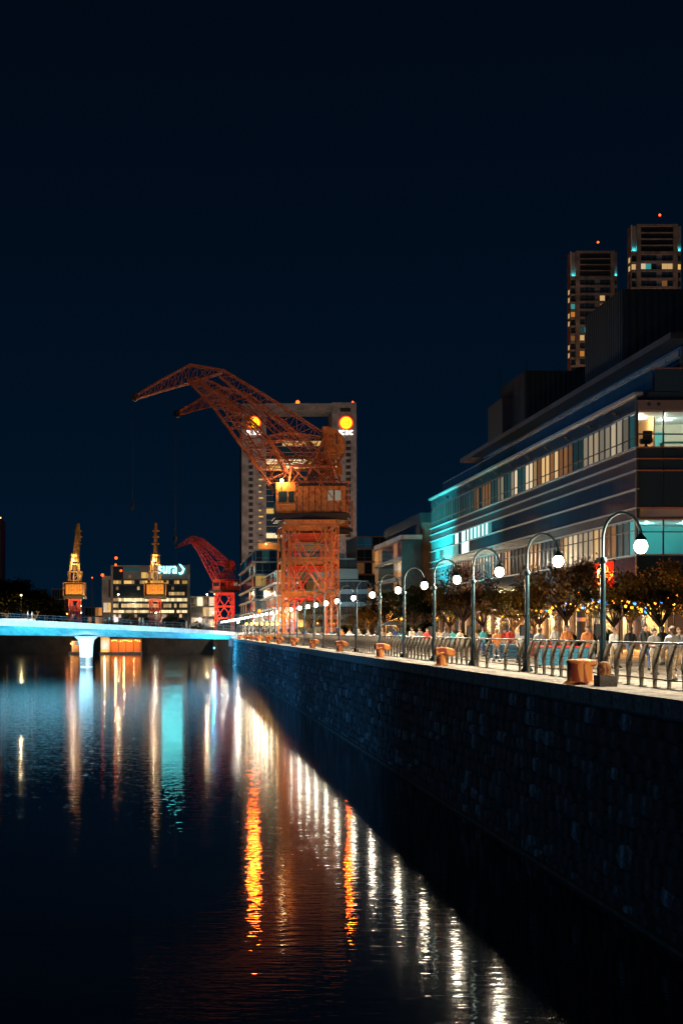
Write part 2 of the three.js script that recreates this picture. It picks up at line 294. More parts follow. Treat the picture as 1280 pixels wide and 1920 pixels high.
// ---------------------------------------------------------------- harbour cranes
function crane(o) {
  const { p, slew = 0, scale = 1, label, group, paint, portalPaint = paint, house = paint, lift = 0, stretch = 1, narrow = 1, hx = 3.2, hz = 4.0 } = o;
  const g = thing('harbour_crane', label, 'crane', p, group); g.scale.setScalar(scale);
  const y0 = 0, top = 15.4 + lift, yA = 6.4 + lift * 0.42, yB = 10.8 + lift * 0.7;
  const lat = (a, b, t) => bar(a, b, t);
  // lattice legs
  for (const sx of [-1, 1]) for (const sz of [-1, 1]) {
    const cx = sx * hx, cz = sz * hz, s = 0.4, out = [], n = Math.round((top - 1.2) / 0.9);
    for (const [ax, az] of [[-1, -1], [1, -1], [1, 1], [-1, 1]]) out.push(bar(V(cx + ax * s, 1.1, cz + az * s), V(cx + ax * s, top, cz + az * s), 0.15));
    for (let k = 0; k < n; k++) {
      const ya = 1.1 + k * (top - 1.1) / n, yb = 1.1 + (k + 1) * (top - 1.1) / n, f = k % 2 ? 1 : -1;
      out.push(lat(V(cx - f * s, ya, cz + s), V(cx + f * s, yb, cz + s), 0.09), lat(V(cx - f * s, ya, cz - s), V(cx + f * s, yb, cz - s), 0.09), lat(V(cx + s, ya, cz - f * s), V(cx + s, yb, cz + f * s), 0.09), lat(V(cx - s, ya, cz - f * s), V(cx - s, yb, cz + f * s), 0.09));
    }
    part('leg', out, portalPaint, g);
    part('bogie', [span(cx - 0.6, cx + 0.6, 0.25, 1.15, cz - 1.0, cz + 1.0), rod(V(cx - 0.2, 0.3, cz - 0.6), V(cx + 0.2, 0.3, cz - 0.6), 0.3, 0.3, 14), rod(V(cx - 0.2, 0.3, cz + 0.6), V(cx + 0.2, 0.3, cz + 0.6), 0.3, 0.3, 14)], portalPaint, g);
  }
  for (const y of [yA, yB, top + 0.1]) for (const s of [-1, 1]) {
    const h = y > 12 ? 0.7 : 0.4;
    part('cross_beam', [bar(V(-hx - 0.45, y + h / 2, s * (hz + 0.45)), V(hx + 0.45, y + h / 2, s * (hz + 0.45)), 0.14), bar(V(-hx - 0.45, y - h / 2, s * (hz + 0.45)), V(hx + 0.45, y - h / 2, s * (hz + 0.45)), 0.14), span(-hx, hx, y - h / 2, y + h / 2, s * (hz + 0.42), s * (hz + 0.38))], portalPaint, g);
    part('cross_beam', [span(s * (hx + 0.47), s * (hx + 0.33), y - h / 2, y + h / 2, -hz, hz)], portalPaint, g);
  }
  const brace = (a, b) => [bar(a, b, 0.15)];
  for (const s of [-1, 1]) {
    const z = s * (hz + 0.2), x = s * (hx + 0.2);
    part('bracing', [...brace(V(-hx + 0.5, top - 0.4, z), V(0, yB + 0.2, z)), ...brace(V(hx - 0.5, top - 0.4, z), V(0, yB + 0.2, z)), ...brace(V(-hx + 0.5, yB + 0.2, z), V(-1.2, top - 0.4, z)), ...brace(V(hx - 0.5, yB + 0.2, z), V(1.2, top - 0.4, z)),
      ...brace(V(0, yB - 0.2, z), V(-hx + 0.5, yA + 0.2, z)), ...brace(V(0, yB - 0.2, z), V(hx - 0.5, yA + 0.2, z)), ...brace(V(-hx + 0.5, yB - 0.2, z), V(-1.0, yA + 0.2, z)), ...brace(V(hx - 0.5, yB - 0.2, z), V(1.0, yA + 0.2, z)),
      bar(V(-hx + 0.5, yA - 0.3, z), V(-hx + 1.6, yA - 0.25, z), 0.1), bar(V(-hx + 0.4, yA - 1.6, z), V(-hx + 1.6, yA - 0.3, z), 0.14), bar(V(hx - 0.4, yA - 1.6, z), V(hx - 1.6, yA - 0.3, z), 0.14)], portalPaint, g);
    part('bracing', [...brace(V(x, top - 0.4, -hz + 0.5), V(x, yB + 0.2, 0)), ...brace(V(x, top - 0.4, hz - 0.5), V(x, yB + 0.2, 0)), ...brace(V(x, yB - 0.2, 0), V(x, yA + 0.2, -hz + 0.5)), ...brace(V(x, yB - 0.2, 0), V(x, yA + 0.2, hz - 0.5))], portalPaint, g);
  }
  part('slewing_ring', new THREE.CylinderGeometry(3.6, 3.8, 0.75, 28).translate(0, top + 0.8, 0), M.black, g);
  // upper works, drawn with the boom towards -x and then slewed
  const U = (px, py, w = 0) => { const y = EYE + (VY - py) / 14.19 , yy = 16.9 + lift + (y - 16.9) * stretch; return V((px - 576) / 14.19, yy, w); };
  const rot = a => merge(Array.isArray(a) ? a : [a]).rotateY(slew);
  const up = (name, a, m, parent = g) => part(name, rot(a), m, parent);
  const u = (x, y, w = 0) => V(x, 16.9 + lift + (y - 16.9), w);
  const hb = 16.85 + lift, ht = 20.6 + lift;
  up('turntable', [span(-4.6, 5.1, hb - 0.55, hb, -3.5, 3.5), span(-4.4, 4.9, hb - 0.9, hb - 0.55, -3, 3)], M.black);
  const hs = up('machinery_house', [span(-1.7, 4.75, hb, ht, -2.7, 2.7)], M.black);
  for (let k = 0; k < 8; k++) for (const s of [-1, 1]) up('house_plank', span(-1.62 + k * 0.8, -1.62 + k * 0.8 + 0.72, hb + 0.1, ht - 0.15, s * 2.7, s * 2.76), house, hs);
  for (let k = 0; k < 6; k++) up('house_plank', span(4.75, 4.81, hb + 0.1, ht - 0.15, -2.62 + k * 0.88, -2.62 + k * 0.88 + 0.82), house, hs);
  up('house_roof', [span(-1.9, 4.95, ht, ht + 0.18, -2.9, 2.9)], M.black);
  for (const s of [-1, 1]) for (const x of [2.35, 3.3]) up('window', [span(x, x + 0.75, hb + 1.7, hb + 3.0, s * 2.77, s * 2.8)], W.creamDim, hs);
  const cab = up('operator_cab', [span(-4.35, -1.75, hb + 0.1, ht + 0.35, -1.7, 2.5)], house);
  for (const w of [[-4.0, -2.9], [-2.75, -2.0]]) up('window', span(w[0], w[1], hb + 1.5, hb + 2.9, 2.5, 2.54), M.glassDark, cab);
  up('window', span(-4.39, -4.35, hb + 1.5, hb + 2.9, -1.2, 2.2), M.glassDark, cab);
  const fr = []; for (const s of [-1, 1]) { const w = s * 3.45; fr.push(bar(V(-1.7, ht + 0.35, w), V(5.0, ht + 0.35, w), 0.16), bar(V(5.0, hb, w), V(5.0, ht + 0.35, w), 0.14), bar(V(-1.6, hb, w), V(-1.6, ht + 0.35, w), 0.14), bar(V(1.4, ht + 0.2, w), V(-1.4, hb + 0.1, w), 0.12), bar(V(1.4, ht + 0.2, w), V(4.4, hb + 0.1, w), 0.12), bar(V(-4.4, hb + 0.9, w), V(5.0, hb + 0.9, w), 0.06)); }
  fr.push(bar(V(5.0, ht + 0.35, -3.45), V(5.0, ht + 0.35, 3.45), 0.14), bar(V(-1.7, ht + 0.35, -3.45), V(-1.7, ht + 0.35, 3.45), 0.14)); up('side_frame', fr, paint);
  // A-frame and pylon
  const R = (x, y) => [x, 16.9 + lift + (y - 16.9) * stretch];
  const af = [], line = (x0, ya, x1, yb, w, t) => { const a = R(x0, ya), b = R(x1, yb); af.push(bar(V(a[0], a[1], w), V(b[0], b[1], w * 0.8), t)); };
  for (const s of [-1, 1]) {
    const w = s * 2.2;
    line(-2.3, 23.1, 3.1, 23.1, w, 0.3); line(3.1, 23.1, 4.3, 20.7, w, 0.2); line(-2.3, 23.1, -2.6, 20.7, w, 0.2); line(0.2, 20.7, 3.0, 23.0, w, 0.14); line(0.2, 20.7, -2.2, 23, w, 0.14); line(3.2, 20.7, 0.4, 23, w, 0.12); line(1.6, 20.7, 1.2, 23, w, 0.1);
    line(-0.6, 20.8, 2.3, 27.3, w * 0.75, 0.24); line(3.4, 20.8, 2.1, 27.3, w * 0.75, 0.22); line(-2.4, 20.8, 1.9, 26.4, w * 0.75, 0.16); line(-1, 23.2, 2.6, 24.6, w * 0.75, 0.12); line(0.8, 24, 3.0, 22.9, w * 0.75, 0.12); line(0.1, 22.5, 2.8, 26, w * 0.75, 0.1);
  }
  for (const [x, y] of [[2.2, 27.3], [3.1, 23.1], [-2.3, 23.1], [0.2, 20.8], [1.2, 25]]) { const a = R(x, y); af.push(bar(V(a[0], a[1], -1.7), V(a[0], a[1], 1.7), 0.18)); }
  up('pylon_frame', af, paint);
  // counterweight: two sector plates on a rim
  const cw = R(2.05, 25.7), sec = new THREE.Shape(), r1 = 2.75; sec.moveTo(0.1, -0.5);
  for (let k = 0; k <= 14; k++) { const a = (-18 + k * 112 / 14) * Math.PI / 180; sec.lineTo(r1 * Math.cos(a), r1 * Math.sin(a)); } sec.lineTo(0.1, -0.5);
  for (const [hx2, hy, hr] of [[1.0, 0.1, 0.17], [1.55, -0.25, 0.15], [1.1, 0.75, 0.14]]) { const h = new THREE.Path(); h.absarc(hx2, hy, hr, 0, Math.PI * 2, true); sec.holes.push(h); }
  const slot = new THREE.Path([[1.5, 0.5], [1.9, 0.35], [1.75, 1.7], [1.4, 1.9]].map(a => new THREE.Vector2(...a))); sec.holes.push(slot);
  const plate = s => uvm(new THREE.ExtrudeGeometry(sec, { depth: 0.2, bevelEnabled: false, curveSegments: 8 }).translate(cw[0], cw[1], s * 1.1 - 0.1));
  up('counterweight_plate', plate(1), house); up('counterweight_plate', plate(-1), house);
  const rim = []; for (let k = 0; k < 14; k++) { const a = (-100 + k * 11) * Math.PI / 180, b = (-100 + (k + 1) * 11) * Math.PI / 180; for (const s of [-1, 1]) rim.push(bar(V(cw[0] + r1 * Math.cos(a), cw[1] + r1 * Math.sin(a), s), V(cw[0] + r1 * Math.cos(b), cw[1] + r1 * Math.sin(b), s), 0.16)); }
  for (const a of [-90, -60, -30, 0, 40]) rim.push(bar(V(cw[0], cw[1], 0.9), V(cw[0] + r1 * Math.cos(a * Math.PI / 180), cw[1] + r1 * Math.sin(a * Math.PI / 180), 0.9), 0.1)); up('counterweight_rim', rim, paint);
  // trusses
  function truss(A, B, wa, wb, n, tc, tl) {   // A, B: chords as px points (lower, upper); w: half widths at both ends
    const pick = (P, t) => { const s = t * (P.length - 1), k = Math.min(P.length - 2, s | 0), f = s - k; return [P[k][0] + (P[k + 1][0] - P[k][0]) * f, P[k][1] + (P[k + 1][1] - P[k][1]) * f]; };
    const ch = [[], [], [], []], la = [], q = [];
    for (let k = 0; k <= n; k++) { const t = k / n, w = wa + (wb - wa) * t, a = pick(A, t), b = pick(B, t); q.push([U(a[0], a[1], w * narrow), U(a[0], a[1], -w * narrow), U(b[0], b[1], -w * narrow), U(b[0], b[1], w * narrow)]); }
    for (let k = 0; k < n; k++) {
      for (let c = 0; c < 4; c++) ch[c].push(bar(q[k][c], q[k + 1][c], tc));
      for (let c = 0; c < 4; c++) { const d = (c + 1) % 4; la.push(bar(q[k][k % 2 ? c : d], q[k + 1][k % 2 ? d : c], tl)); la.push(bar(q[k][c], q[k][d], tl)); }
    }
    for (let c = 0; c < 4; c++) la.push(bar(q[n][c], q[n][(c + 1) % 4], tl));
    return { ch, la };
  }
  const addTruss = (name, t) => { const m = up(name, t.la, paint); for (const c of t.ch) up('chord', c, paint, m); return m; };
  addTruss('boom', truss([[514, 921], [458, 843.5], [402.6, 766.5], [352, 713]], [[548, 905], [506, 826], [440, 762], [366, 708]], 1.4, 0.55, 12, 0.19, 0.085));
  addTruss('tie_truss', truss([[588, 836], [500, 776], [411, 706]], [[606, 814], [510, 750], [417, 693]], 1.0, 0.6, 11, 0.15, 0.07));
  addTruss('luffing_strut', truss([[498, 830], [535, 826], [590, 840]], [[503, 818], [540, 812], [598, 820]], 0.8, 1.0, 7, 0.14, 0.07));
  addTruss('jib', truss([[256, 748], [300, 734], [352, 719], [416, 699]], [[254, 741], [305, 711], [356, 684], [414, 694]], 0.35, 0.7, 12, 0.16, 0.08));
  addTruss('rocker_strut', truss([[356, 716], [385, 728], [428, 744]], [[364, 706], [398, 716], [434, 736]], 0.4, 0.5, 6, 0.12, 0.06));
  if (narrow < 1) for (const [px, py, w] of [[300, 734, 1.1], [352, 714, 1.2], [402, 766, 1.25], [458, 843, 1.1]]) { const c = U(px, py); up('platform', span(c.x - 0.35, c.x + 0.35, c.y - 0.2, c.y + 0.2, -w, w), paint); }
  const sh = U(253, 745); up('sheave', [rod(V(sh.x, sh.y, -0.3), V(sh.x, sh.y, 0.3), 0.5, 0.5, 16)], M.darkMetal);
  const hk = o.hook ?? 18.5, he = sh.x - 0.35; up('hoist_cable', [rod(V(he, hk, 0.12), V(he, sh.y, 0.12), 0.025, 0.025, 5), rod(V(he, hk, -0.12), V(he, sh.y, -0.12), 0.025, 0.025, 5)], M.black);
  up('hook_block', [span(he - 0.18, he + 0.18, hk - 0.7, hk, -0.2, 0.2), rod(V(he, hk - 1.0, 0), V(he, hk - 0.7, 0), 0.08), new THREE.TorusGeometry(0.2, 0.06, 6, 12, 4.6).translate(he, hk - 1.15, 0)], M.black);
  return g;
}
const redPaint = mat([0.46, 0.06, 0.03], 0.6, 0, { map: tPaint }), orangePaint = mat([0.55, 0.2, 0.045], 0.6, 0, { map: tPaint }), deepRed = mat([0.5, 0.05, 0.02], 0.6, 0, { map: tPaint }), yellowPaint = mat([0.6, 0.3, 0.05], 0.6, 0, { map: tPaint });
const rustRed = mat([0.42, 0.11, 0.04], 0.65, 0, { map: tPaint });
crane({ p: V(17.35, 0, -188), label: 'large rust red harbour crane with yellow lit portal legs standing on the quay', group: 'harbour cranes', paint: rustRed, portalPaint: orangePaint, house: orangePaint, hook: 18.6 });
crane({ p: V(20.2, 0, -213), slew: 0.5, label: 'red portal crane standing close behind the large rust red crane', group: 'harbour cranes', paint: rustRed, portalPaint: redPaint, house: orangePaint, hook: 15 });
crane({ p: V(15.9, 0, -470), slew: 0.68, scale: 0.88, label: 'small bright red crane with lattice jib beside the low white balcony building', group: 'harbour cranes', paint: deepRed, hook: 26 });
crane({ p: at(141, VY, 462).setY(0), slew: -1.57, lift: -4, stretch: 1.25, narrow: 0.55, hx: 1.5, hz: 2.2, label: 'yellow lit crane seen end on beside the big dark trees', group: 'harbour cranes', paint: yellowPaint, portalPaint: deepRed, house: yellowPaint, hook: 30 });
crane({ p: at(291, VY, 462).setY(0), slew: -1.57, lift: -4, stretch: 1.25, narrow: 0.55, hx: 1.5, hz: 2.2, label: 'yellow lit crane seen end on before the office block with the white sign', group: 'harbour cranes', paint: yellowPaint, portalPaint: deepRed, house: yellowPaint, hook: 30 });
// crane lighting: work lamp at the boom foot, sodium floods at the base
{
  const wl = thing('work_lamp', 'small warm work lamp at the boom foot of the large crane', 'lamp', at(528, 901, 184.9));
  part('bracket', [bar(V(0, -1.6, 0), V(0, 0, 0), 0.08)], M.darkMetal, wl); part('bulb', new THREE.SphereGeometry(0.2, 12, 8), glow([1, 0.75, 0.35], 26), wl); point(wl, V(0, 0, 0), [1, 0.6, 0.22], 95, 8);
  flood(V(12.2, 0.7, -176), V(15, 6, -186), [1, 0.5, 0.07], 380, 26, 'sodium floodlight on the quay pointing up at the large crane', 'crane floodlights', { seen: 3 });
  flood(V(24.5, 0.7, -176), V(12, 30, -189), [1, 0.3, 0.08], 300, 26, 'sodium floodlight on the promenade pointing up at the crane boom', 'crane floodlights', { seen: 3 });
  flood(V(17, 0.7, -203), V(19, 16, -214), [1, 0.08, 0.04], 900, 40, 'red floodlight between the two big cranes', 'crane floodlights', { seen: 3 });
  flood(V(14.5, 0.7, -458), V(14, 18, -470), [1, 0.17, 0.05], 3000, 42, 'red floodlight at the foot of the small red crane', 'crane floodlights', { seen: 3 });
  for (const px of [141, 291]) {
    const b = at(px, VY, 449); b.y = 0.7; flood(b, V(b.x, 22, -462), [1, 0.55, 0.16], 3600, 26, 'sodium floodlight at the foot of a yellow crane', 'yellow crane floodlights', { seen: 3 });
    const c = at(px - 2, 1060, 462), l = thing('work_lamp', 'white work lamp under the boom of a yellow crane', 'lamp', c.add(V(0, 1.5, 4)), 'work lamps on the yellow cranes'); part('bulb', new THREE.SphereGeometry(0.24, 10, 8), glow([1, 0.85, 0.6], 18), l); point(l, V(0, 0, 0), [1, 0.8, 0.5], 420, 10);
  }
}

// ---------------------------------------------------------------- footbridge
{
  const d = 286, o = thing('footbridge', 'white footbridge deck on one pier lit cyan over the dock', 'bridge', V(0, 0, 0));
  const top = px => px < 330 ? 1160 + (px - 0) * 0.052 : 1177.2 + (px - 330) * 0.07, bot = px => 1191 + (px < 120 ? px * 0.012 : px < 330 ? 1.44 + (px - 120) * 0.022 : 6.1 + (px - 330) * 0.022);
  const stations = [-260, -160, -80, 0, 60, 120, 180, 240, 300, 360, 400, 440], pos = [], prof = px => {
    const x = X(px, d), yt = Y(top(px), d), yb = Y(bot(px), d), rim = yt - (yt - yb) * 0.42;
    return [[x, yt, -d], [x, rim, -d], [x, yb, -d - 3.0], [x, yb, -d - 3.6], [x, rim, -d - 6.5], [x, yt, -d - 6.5]];
  };
  for (let k = 0; k + 1 < stations.length; k++) { const a = prof(stations[k]), b = prof(stations[k + 1]); for (let i = 0; i < 6; i++) { const j = (i + 1) % 6; pos.push(...a[i], ...a[j], ...b[i], ...b[i], ...a[j], ...b[j]); } }
  for (const s of [0, stations.length - 1]) { const a = prof(stations[s]); for (let i = 1; i < 5; i++) pos.push(...a[0], ...a[i], ...a[i + 1]); }
  const g = new THREE.BufferGeometry(); g.setAttribute('position', new THREE.Float32BufferAttribute(pos, 3)); g.computeVertexNormals();
  part('deck', uvm(g), mat([0.74, 0.75, 0.74], 0.6, 0, { map: tGrainBig, side: THREE.DoubleSide }), o);
  const cx = X(160, d), yb = Y(1194, d);
  part('pier', uvm(new THREE.LatheGeometry([[1.3, WATER - 0.8], [1.3, WATER + 2.2], [1.42, yb - 1.6], [1.7, yb - 0.6], [2.5, yb + 0.05]].map(a => new THREE.Vector2(...a)), 32).translate(cx, 0, -d - 3.2)), M.white, o);
  part('pier_band', new THREE.CylinderGeometry(1.315, 1.315, 1.9, 32, 1, true).translate(cx, WATER + 1.05, -d - 3.2), mat([0.35, 0.3, 0.3], 0.8, 0, { map: tStreak }), o);
  // mast foot sweeping up at the left
  const ms = new THREE.Shape([[-30, 6], [-12, 0.2], [9, 0], [9, -0.4], [-30, -0.4]].map(a => new THREE.Vector2(...a)));
  part('mast_foot', uvm(new THREE.ExtrudeGeometry(ms, { depth: 1.4, bevelEnabled: true, bevelSize: 0.15, bevelThickness: 0.15, bevelSegments: 2 }).translate(X(0, d) - 2.4, Y(1161.5, d), -d - 4)), M.white, o);
  for (const zz of [-d - 0.3, -d - 6.2]) {
    const rail = []; for (let k = 0; k + 1 < stations.length; k++) for (const h of [1.1, 0.6]) rail.push(rod(V(X(stations[k], d), Y(top(stations[k]), d) + h, zz), V(X(stations[k + 1], d), Y(top(stations[k + 1]), d) + h, zz), 0.035, 0.035, 5)); part('handrail', rail, M.steel, o);
    for (let px = -60; px <= 436; px += 16) part('rail_post', rod(V(X(px, d), Y(top(px), d) - 0.05, zz), V(X(px, d), Y(top(px), d) + 1.1, zz), 0.03, 0.03, 5), M.steel, o);
  }
  const ab = thing('bridge_abutment', 'pale bridge landing where the white footbridge meets the quay', 'abutment', V(0, 0, 0));
  part('landing', [span(11.2, 15.5, -0.02, Y(top(440), d) - 0.15, -d - 0.4, -d - 6.2)], M.paleConcrete, ab); part('bearing', [span(10.7, 11.5, -1.6, -0.1, -d - 1.2, -d - 4.8)], M.darkMetal, ab);
  // bridge lighting
  const cy = [0.02, 0.6, 0.95], fl = (x, tx, ty, c, cd, deg) => flood(V(x, WATER + 0.55, -266), V(tx, ty, -d), c, cd, deg, 'small floodlight on a post in the water lighting the bridge', 'bridge floodlights in the water', { size: 0.3, seen: 0.3, stand: 1.2 });
  fl(-46, -30, 0.5, cy, 3900, 52); fl(-28, -22, 0.5, cy, 3400, 48); fl(-8, -10, 0.5, cy, 1500, 46); fl(4, 3, 0.5, cy, 260, 40);
  fl(-18, -18.2, -3.4, [0.75, 0.95, 1], 3000, 15);
  flood(V(-44, 24, -256), V(-24, 2, -d), [0.95, 0.97, 1], 9500, 36, 'added white floodlight on a tall mast beside the bridge', 'added bridge mast floodlights', { stand: 29.6, seen: 0.5 });  // mast floods added out of view to whiten the deck rim
  flood(V(-44.8, 24, -256), V(0, 1, -d), [0.95, 0.97, 1], 4600, 20, 'added white floodlight on a tall mast beside the bridge', 'added bridge mast floodlights', { stand: 29.6, seen: 0.5 });
  // cyan light under the deck end washing the quay wall
  const b = thing('underdeck_light', 'cyan lamp fixed under the end of the footbridge deck', 'lamp', V(7.6, -1.9, -283.5)); part('housing', span(-0.3, 0.3, 0.16, 0.34, -0.2, 0.2), M.darkMetal, b); part('bulb', new THREE.SphereGeometry(0.16, 10, 8), glow([0.1, 0.7, 1], 10), b); point(b, V(0, 0, 0), [0.02, 0.5, 1], 900, 6);
}
// teal floodlights of the opposite bank, out of the frame on the left
for (const [z, cd] of [[-40, 900], [-95, 7000], [-150, 12500], [-215, 14000]]) flood(V(-62, -1.5, z), V(EDGE, -6.5, z - 16), [0.06, 0.4, 1], cd, 30, 'blue floodlight on the opposite bank pointing at the quay wall', 'blue floodlights on the opposite bank', { stand: 4.6, seen: 1 });

// ---------------------------------------------------------------- buildings, right bank
const gapMat = M.frame;
{
  const L = 45, zA = -139, zB = -252, o = thing('glass_office_block', 'long dark glass office block with lit window bands and an overhanging flat roof', 'building', V(0, 0, 0));
  // structure with two open rooms behind the corner front
  part('core', [span(L + 0.35, 78, 4.4, 24, -148, zB + 0.3), span(L + 0.35, 78, 4.4, 9.0, zA - 0.35, -148), span(L + 0.35, 78, 12.45, 19.5, zA - 0.35, -148), span(L + 0.35, 78, 23.05, 24, zA - 0.35, -148), span(L + 4, 78, 0, 4.4, zA - 3, zB + 0.3)], M.darkCore, o);
  part('soffit', span(L + 0.35, L + 4, 4.2, 4.4, zA - 0.35, zB + 0.3), M.concrete, o);
  const r = rng(5), fp = z => VX + L * F / -z;
  const rowA = px => px < 886 ? 'tealDim' : px < 922 ? (r() < 0.45 ? 'warmDim' : 'glassDark') : px < 955 ? (r() < 0.6 ? 'creamDim' : 'tealDim') : px < 1000 ? (r() < 0.5 ? 'cream' : r() < 0.5 ? 'creamDim' : 'tealDim') : px < 1048 ? (r() < 0.75 ? 'warm' : 'warmDim') : px < 1074 ? (r() < 0.5 ? 'warmDim' : 'glassDark') : px < 1090 ? 'tealDim' : (r() < 0.6 ? 'cream' : r() < 0.75 ? 'creamDim' : 'tealDim');  // far-end teal and dim orange panes glow in place of glass reflections
  const rowC = px => px < 930 ? (r() < 0.1 ? 'warmDim' : 'glassDark') : px < 985 ? (r() < 0.35 ? 'warmDim' : 'glassDark') : px < 1018 ? 'warmDim' : px < 1045 ? 'glassDark' : px < 1056 ? 'warmDim' : px < 1138 ? (r() < 0.85 ? 'cream' : 'warm') : px < 1150 ? 'warmDim' : (r() < 0.5 ? 'teal' : 'tealDim');  // sparse dim orange panes at the far end paint tree reflections
  const get = k => W[k] ? lit(k) : M[k];
  const pane = (z0, z1, ya, yb, m, x = L) => part(m.emissiveIntensity > 0 && m.emissive.r + m.emissive.g > 0.01 ? 'glowing_window_pane' : 'glass_pane', span(x, x + 0.06, ya, yb, z0, z1), m, o);  // emissive panes: lit rooms and painted facade reflections alike
  for (let z = zA - 0.4; z > zB + 1.9; z -= 2) {
    const a = get(rowA(fp(z - 1))), c = get(rowC(fp(z - 1)));
    const sp = part('sash', [span(L - 0.06, L + 0.04, 20.45, 20.57, z - 0.08, z - 1.92), span(L - 0.1, L + 0.05, 19.6, 22.9, z - 0.08, z + 0.08)], M.frame, o);
    const pw = pane(z - 0.1, z - 1.9, 19.7, 22.8, a);
    part('sash', [span(L - 0.06, L + 0.04, 11.35, 11.47, z - 0.08, z - 1.92), span(L - 0.1, L + 0.05, 9.1, 12.4, z - 0.08, z + 0.08)], M.frame, o);
    pane(z - 0.1, z - 1.9, 9.15, 12.35, c);
  }
  for (let z = zA - 0.2; z > zB + 3.9; z -= 4) {
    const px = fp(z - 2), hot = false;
    if (px > 846 && px < 915) for (let q = 0; q < 3; q++) { const za = z - q * 1.3, pq = fp(za - 0.6); pane(za - 0.06, za - 1.26, 13.75, 15.4, pq > 864 && pq < 880 && r() < 0.9 ? W.cyanReflection : pq < 862 && r() < 0.3 ? W.teal : M.glassDark); pane(za - 0.06, za - 1.26, 15.5, 17.15, pq > 852 && pq < 872 && r() < 0.8 ? W.cyanReflection : pq > 885 && r() < 0.45 ? W.teal : pq > 872 && r() < 0.5 ? W.cyanReflection : M.glassDark); } else { pane(z - 0.06, z - 3.94, 13.75, 15.4, px < 862 ? (r() < 0.3 ? W.tealDim : M.glassTealWash) : M.glassDark); pane(z - 0.06, z - 3.94, 15.5, 17.15, px < 862 ? M.glassTealWash : M.glassDark); } pane(z - 0.06, z - 3.94, 4.65, 6.6, r() < 0.12 ? W.warmDim : M.glassDark); pane(z - 0.06, z - 3.94, 6.7, 8.85, M.glassDark);  // cyan and teal patch: a mirror image in the glass painted as glowing panes
  }
  for (let z = zA - 0.2; z > zB + 7.9; z -= 8) for (const [ya, yb] of [[17.35, 18.3], [18.5, 19.45], [12.65, 13.5], [23.1, 24.6]]) part('spandrel_panel', span(L - 0.02, L + 0.1, ya, yb, z - 0.04, z - 7.96), M.spandrel, o);
  for (const y of [19.52, 18.4, 17.25, 13.6, 12.5, 9.0, 4.5, 15.45]) part('fin', [span(L - (y > 12 ? 0.22 : 0.14), L + 0.15, y - 0.06, y + 0.06, zA + 0.2, zB)], M.fin, o);
  for (const y of [19.52, 18.4, 17.25, 13.6, 12.5, 9.0, 4.5]) part('fin', [span(L + 0.16, 78, y - 0.06, y + 0.06, zA + 0.2, zA - 0.3)], mat([0.3, 0.14, 0.08], 0.5, 0.3), o);
  part('cornice', [span(L - 0.35, L + 0.5, 24.62, 24.9, zA + 0.25, zB)], M.fin, o);
  // wall floodlights under the cornice
  for (let k = 0; k < 12; k++) part('wall_light_fitting', [span(L - 0.75, L - 0.3, 23.6, 23.72, zA - 5 - k * 9, zA - 5.5 - k * 9), span(L - 0.55, L - 0.25, 23.35, 23.6, zA - 5.1 - k * 9, zA - 5.4 - k * 9)], M.darkMetal, o);
  // front (short) side
  for (const [x0, x1, k] of [[45.1, 47.5, 0], [47.62, 51.6, 1], [51.72, 55.6, 1], [55.7, 59.6, 1]]) {
    part('mullion', [span(x0 - 0.11, x0, 19.5, 23.1, zA + 0.02, zA - 0.2), span(x0 - 0.11, x0, 9, 12.5, zA + 0.02, zA - 0.2)], M.frame, o);
    const gl = new THREE.MeshPhysicalMaterial({ color: C(0.95, 0.97, 0.97), transmission: 1, thickness: 0, roughness: 0.02, ior: 1.45 });
    part('glass_pane', span(x0, x1, 19.6, 23.0, zA - 0.08, zA - 0.085), gl, o); part('glass_pane', span(x0, x1, 9.1, 12.4, zA - 0.08, zA - 0.085), gl, o);
    part('glass_pane', span(x0, x1, 13.7, 17.2, zA - 0.05, zA - 0.3), M.glassDark, o); part('glass_pane', span(x0, x1, 17.35, 19.4, zA - 0.05, zA - 0.3), M.glassDark, o); part('glass_pane', span(x0, x1, 4.6, 8.9, zA - 0.05, zA - 0.3), M.glassDark, o);
    part('transom', [span(x0, x1, 20.75, 20.87, zA + 0.02, zA - 0.14), span(x0, x1, 11.2, 11.3, zA + 0.02, zA - 0.14)], M.frame, o);
    const fas = part('fascia_panel', span(x0 - 0.08, x1 + 0.02, 23.15, 24.1, zA + 0.25, zA - 0.2), mat([0.11, 0.105, 0.1], 0.7), o);
    if (!k) for (const x of [46.05, 47.0]) part('round_vent', rod(V(x, 23.7, zA + 0.24), V(x, 23.7, zA + 0.28), 0.19, 0.19, 18), M.black, fas);
  }
  part('corner_mullion', span(L - 0.12, L + 0.1, 4.4, 24, zA + 0.06, zA - 0.16), M.frame, o);
  const cream = mat([0.75, 0.66, 0.52], 0.9), tealWall = mat([0.16, 0.55, 0.55], 0.9);
  const room = (y0, y1, wallM) => { part('room_wall', [span(L + 0.3, 60, y0, y1, -147.8, -147.95)], wallM, o); part('room_floor', span(L + 0.3, 60, y0, y0 + 0.05, zA - 0.4, -147.8), M.concrete, o); part('room_ceiling', span(L + 0.3, 60, y1 - 0.05, y1, zA - 0.4, -147.8), M.white, o); };
  room(19.5, 23.05, cream); room(9.0, 12.45, tealWall);
  part('room_partition', [span(47.75, 47.9, 19.55, 23.0, -142.5, -147.8)], mat([0.6, 0.35, 0.16], 0.8), o);
  part('room_board', [span(48.6, 50.6, 20.3, 22.2, -147.6, -147.75)], tealWall, o); part('room_column', [span(48.0, 48.2, 19.6, 22.9, -146.9, -147.2), span(48.35, 48.5, 19.6, 22.9, -146.9, -147.2)], mat([0.7, 0.4, 0.18], 0.8), o);
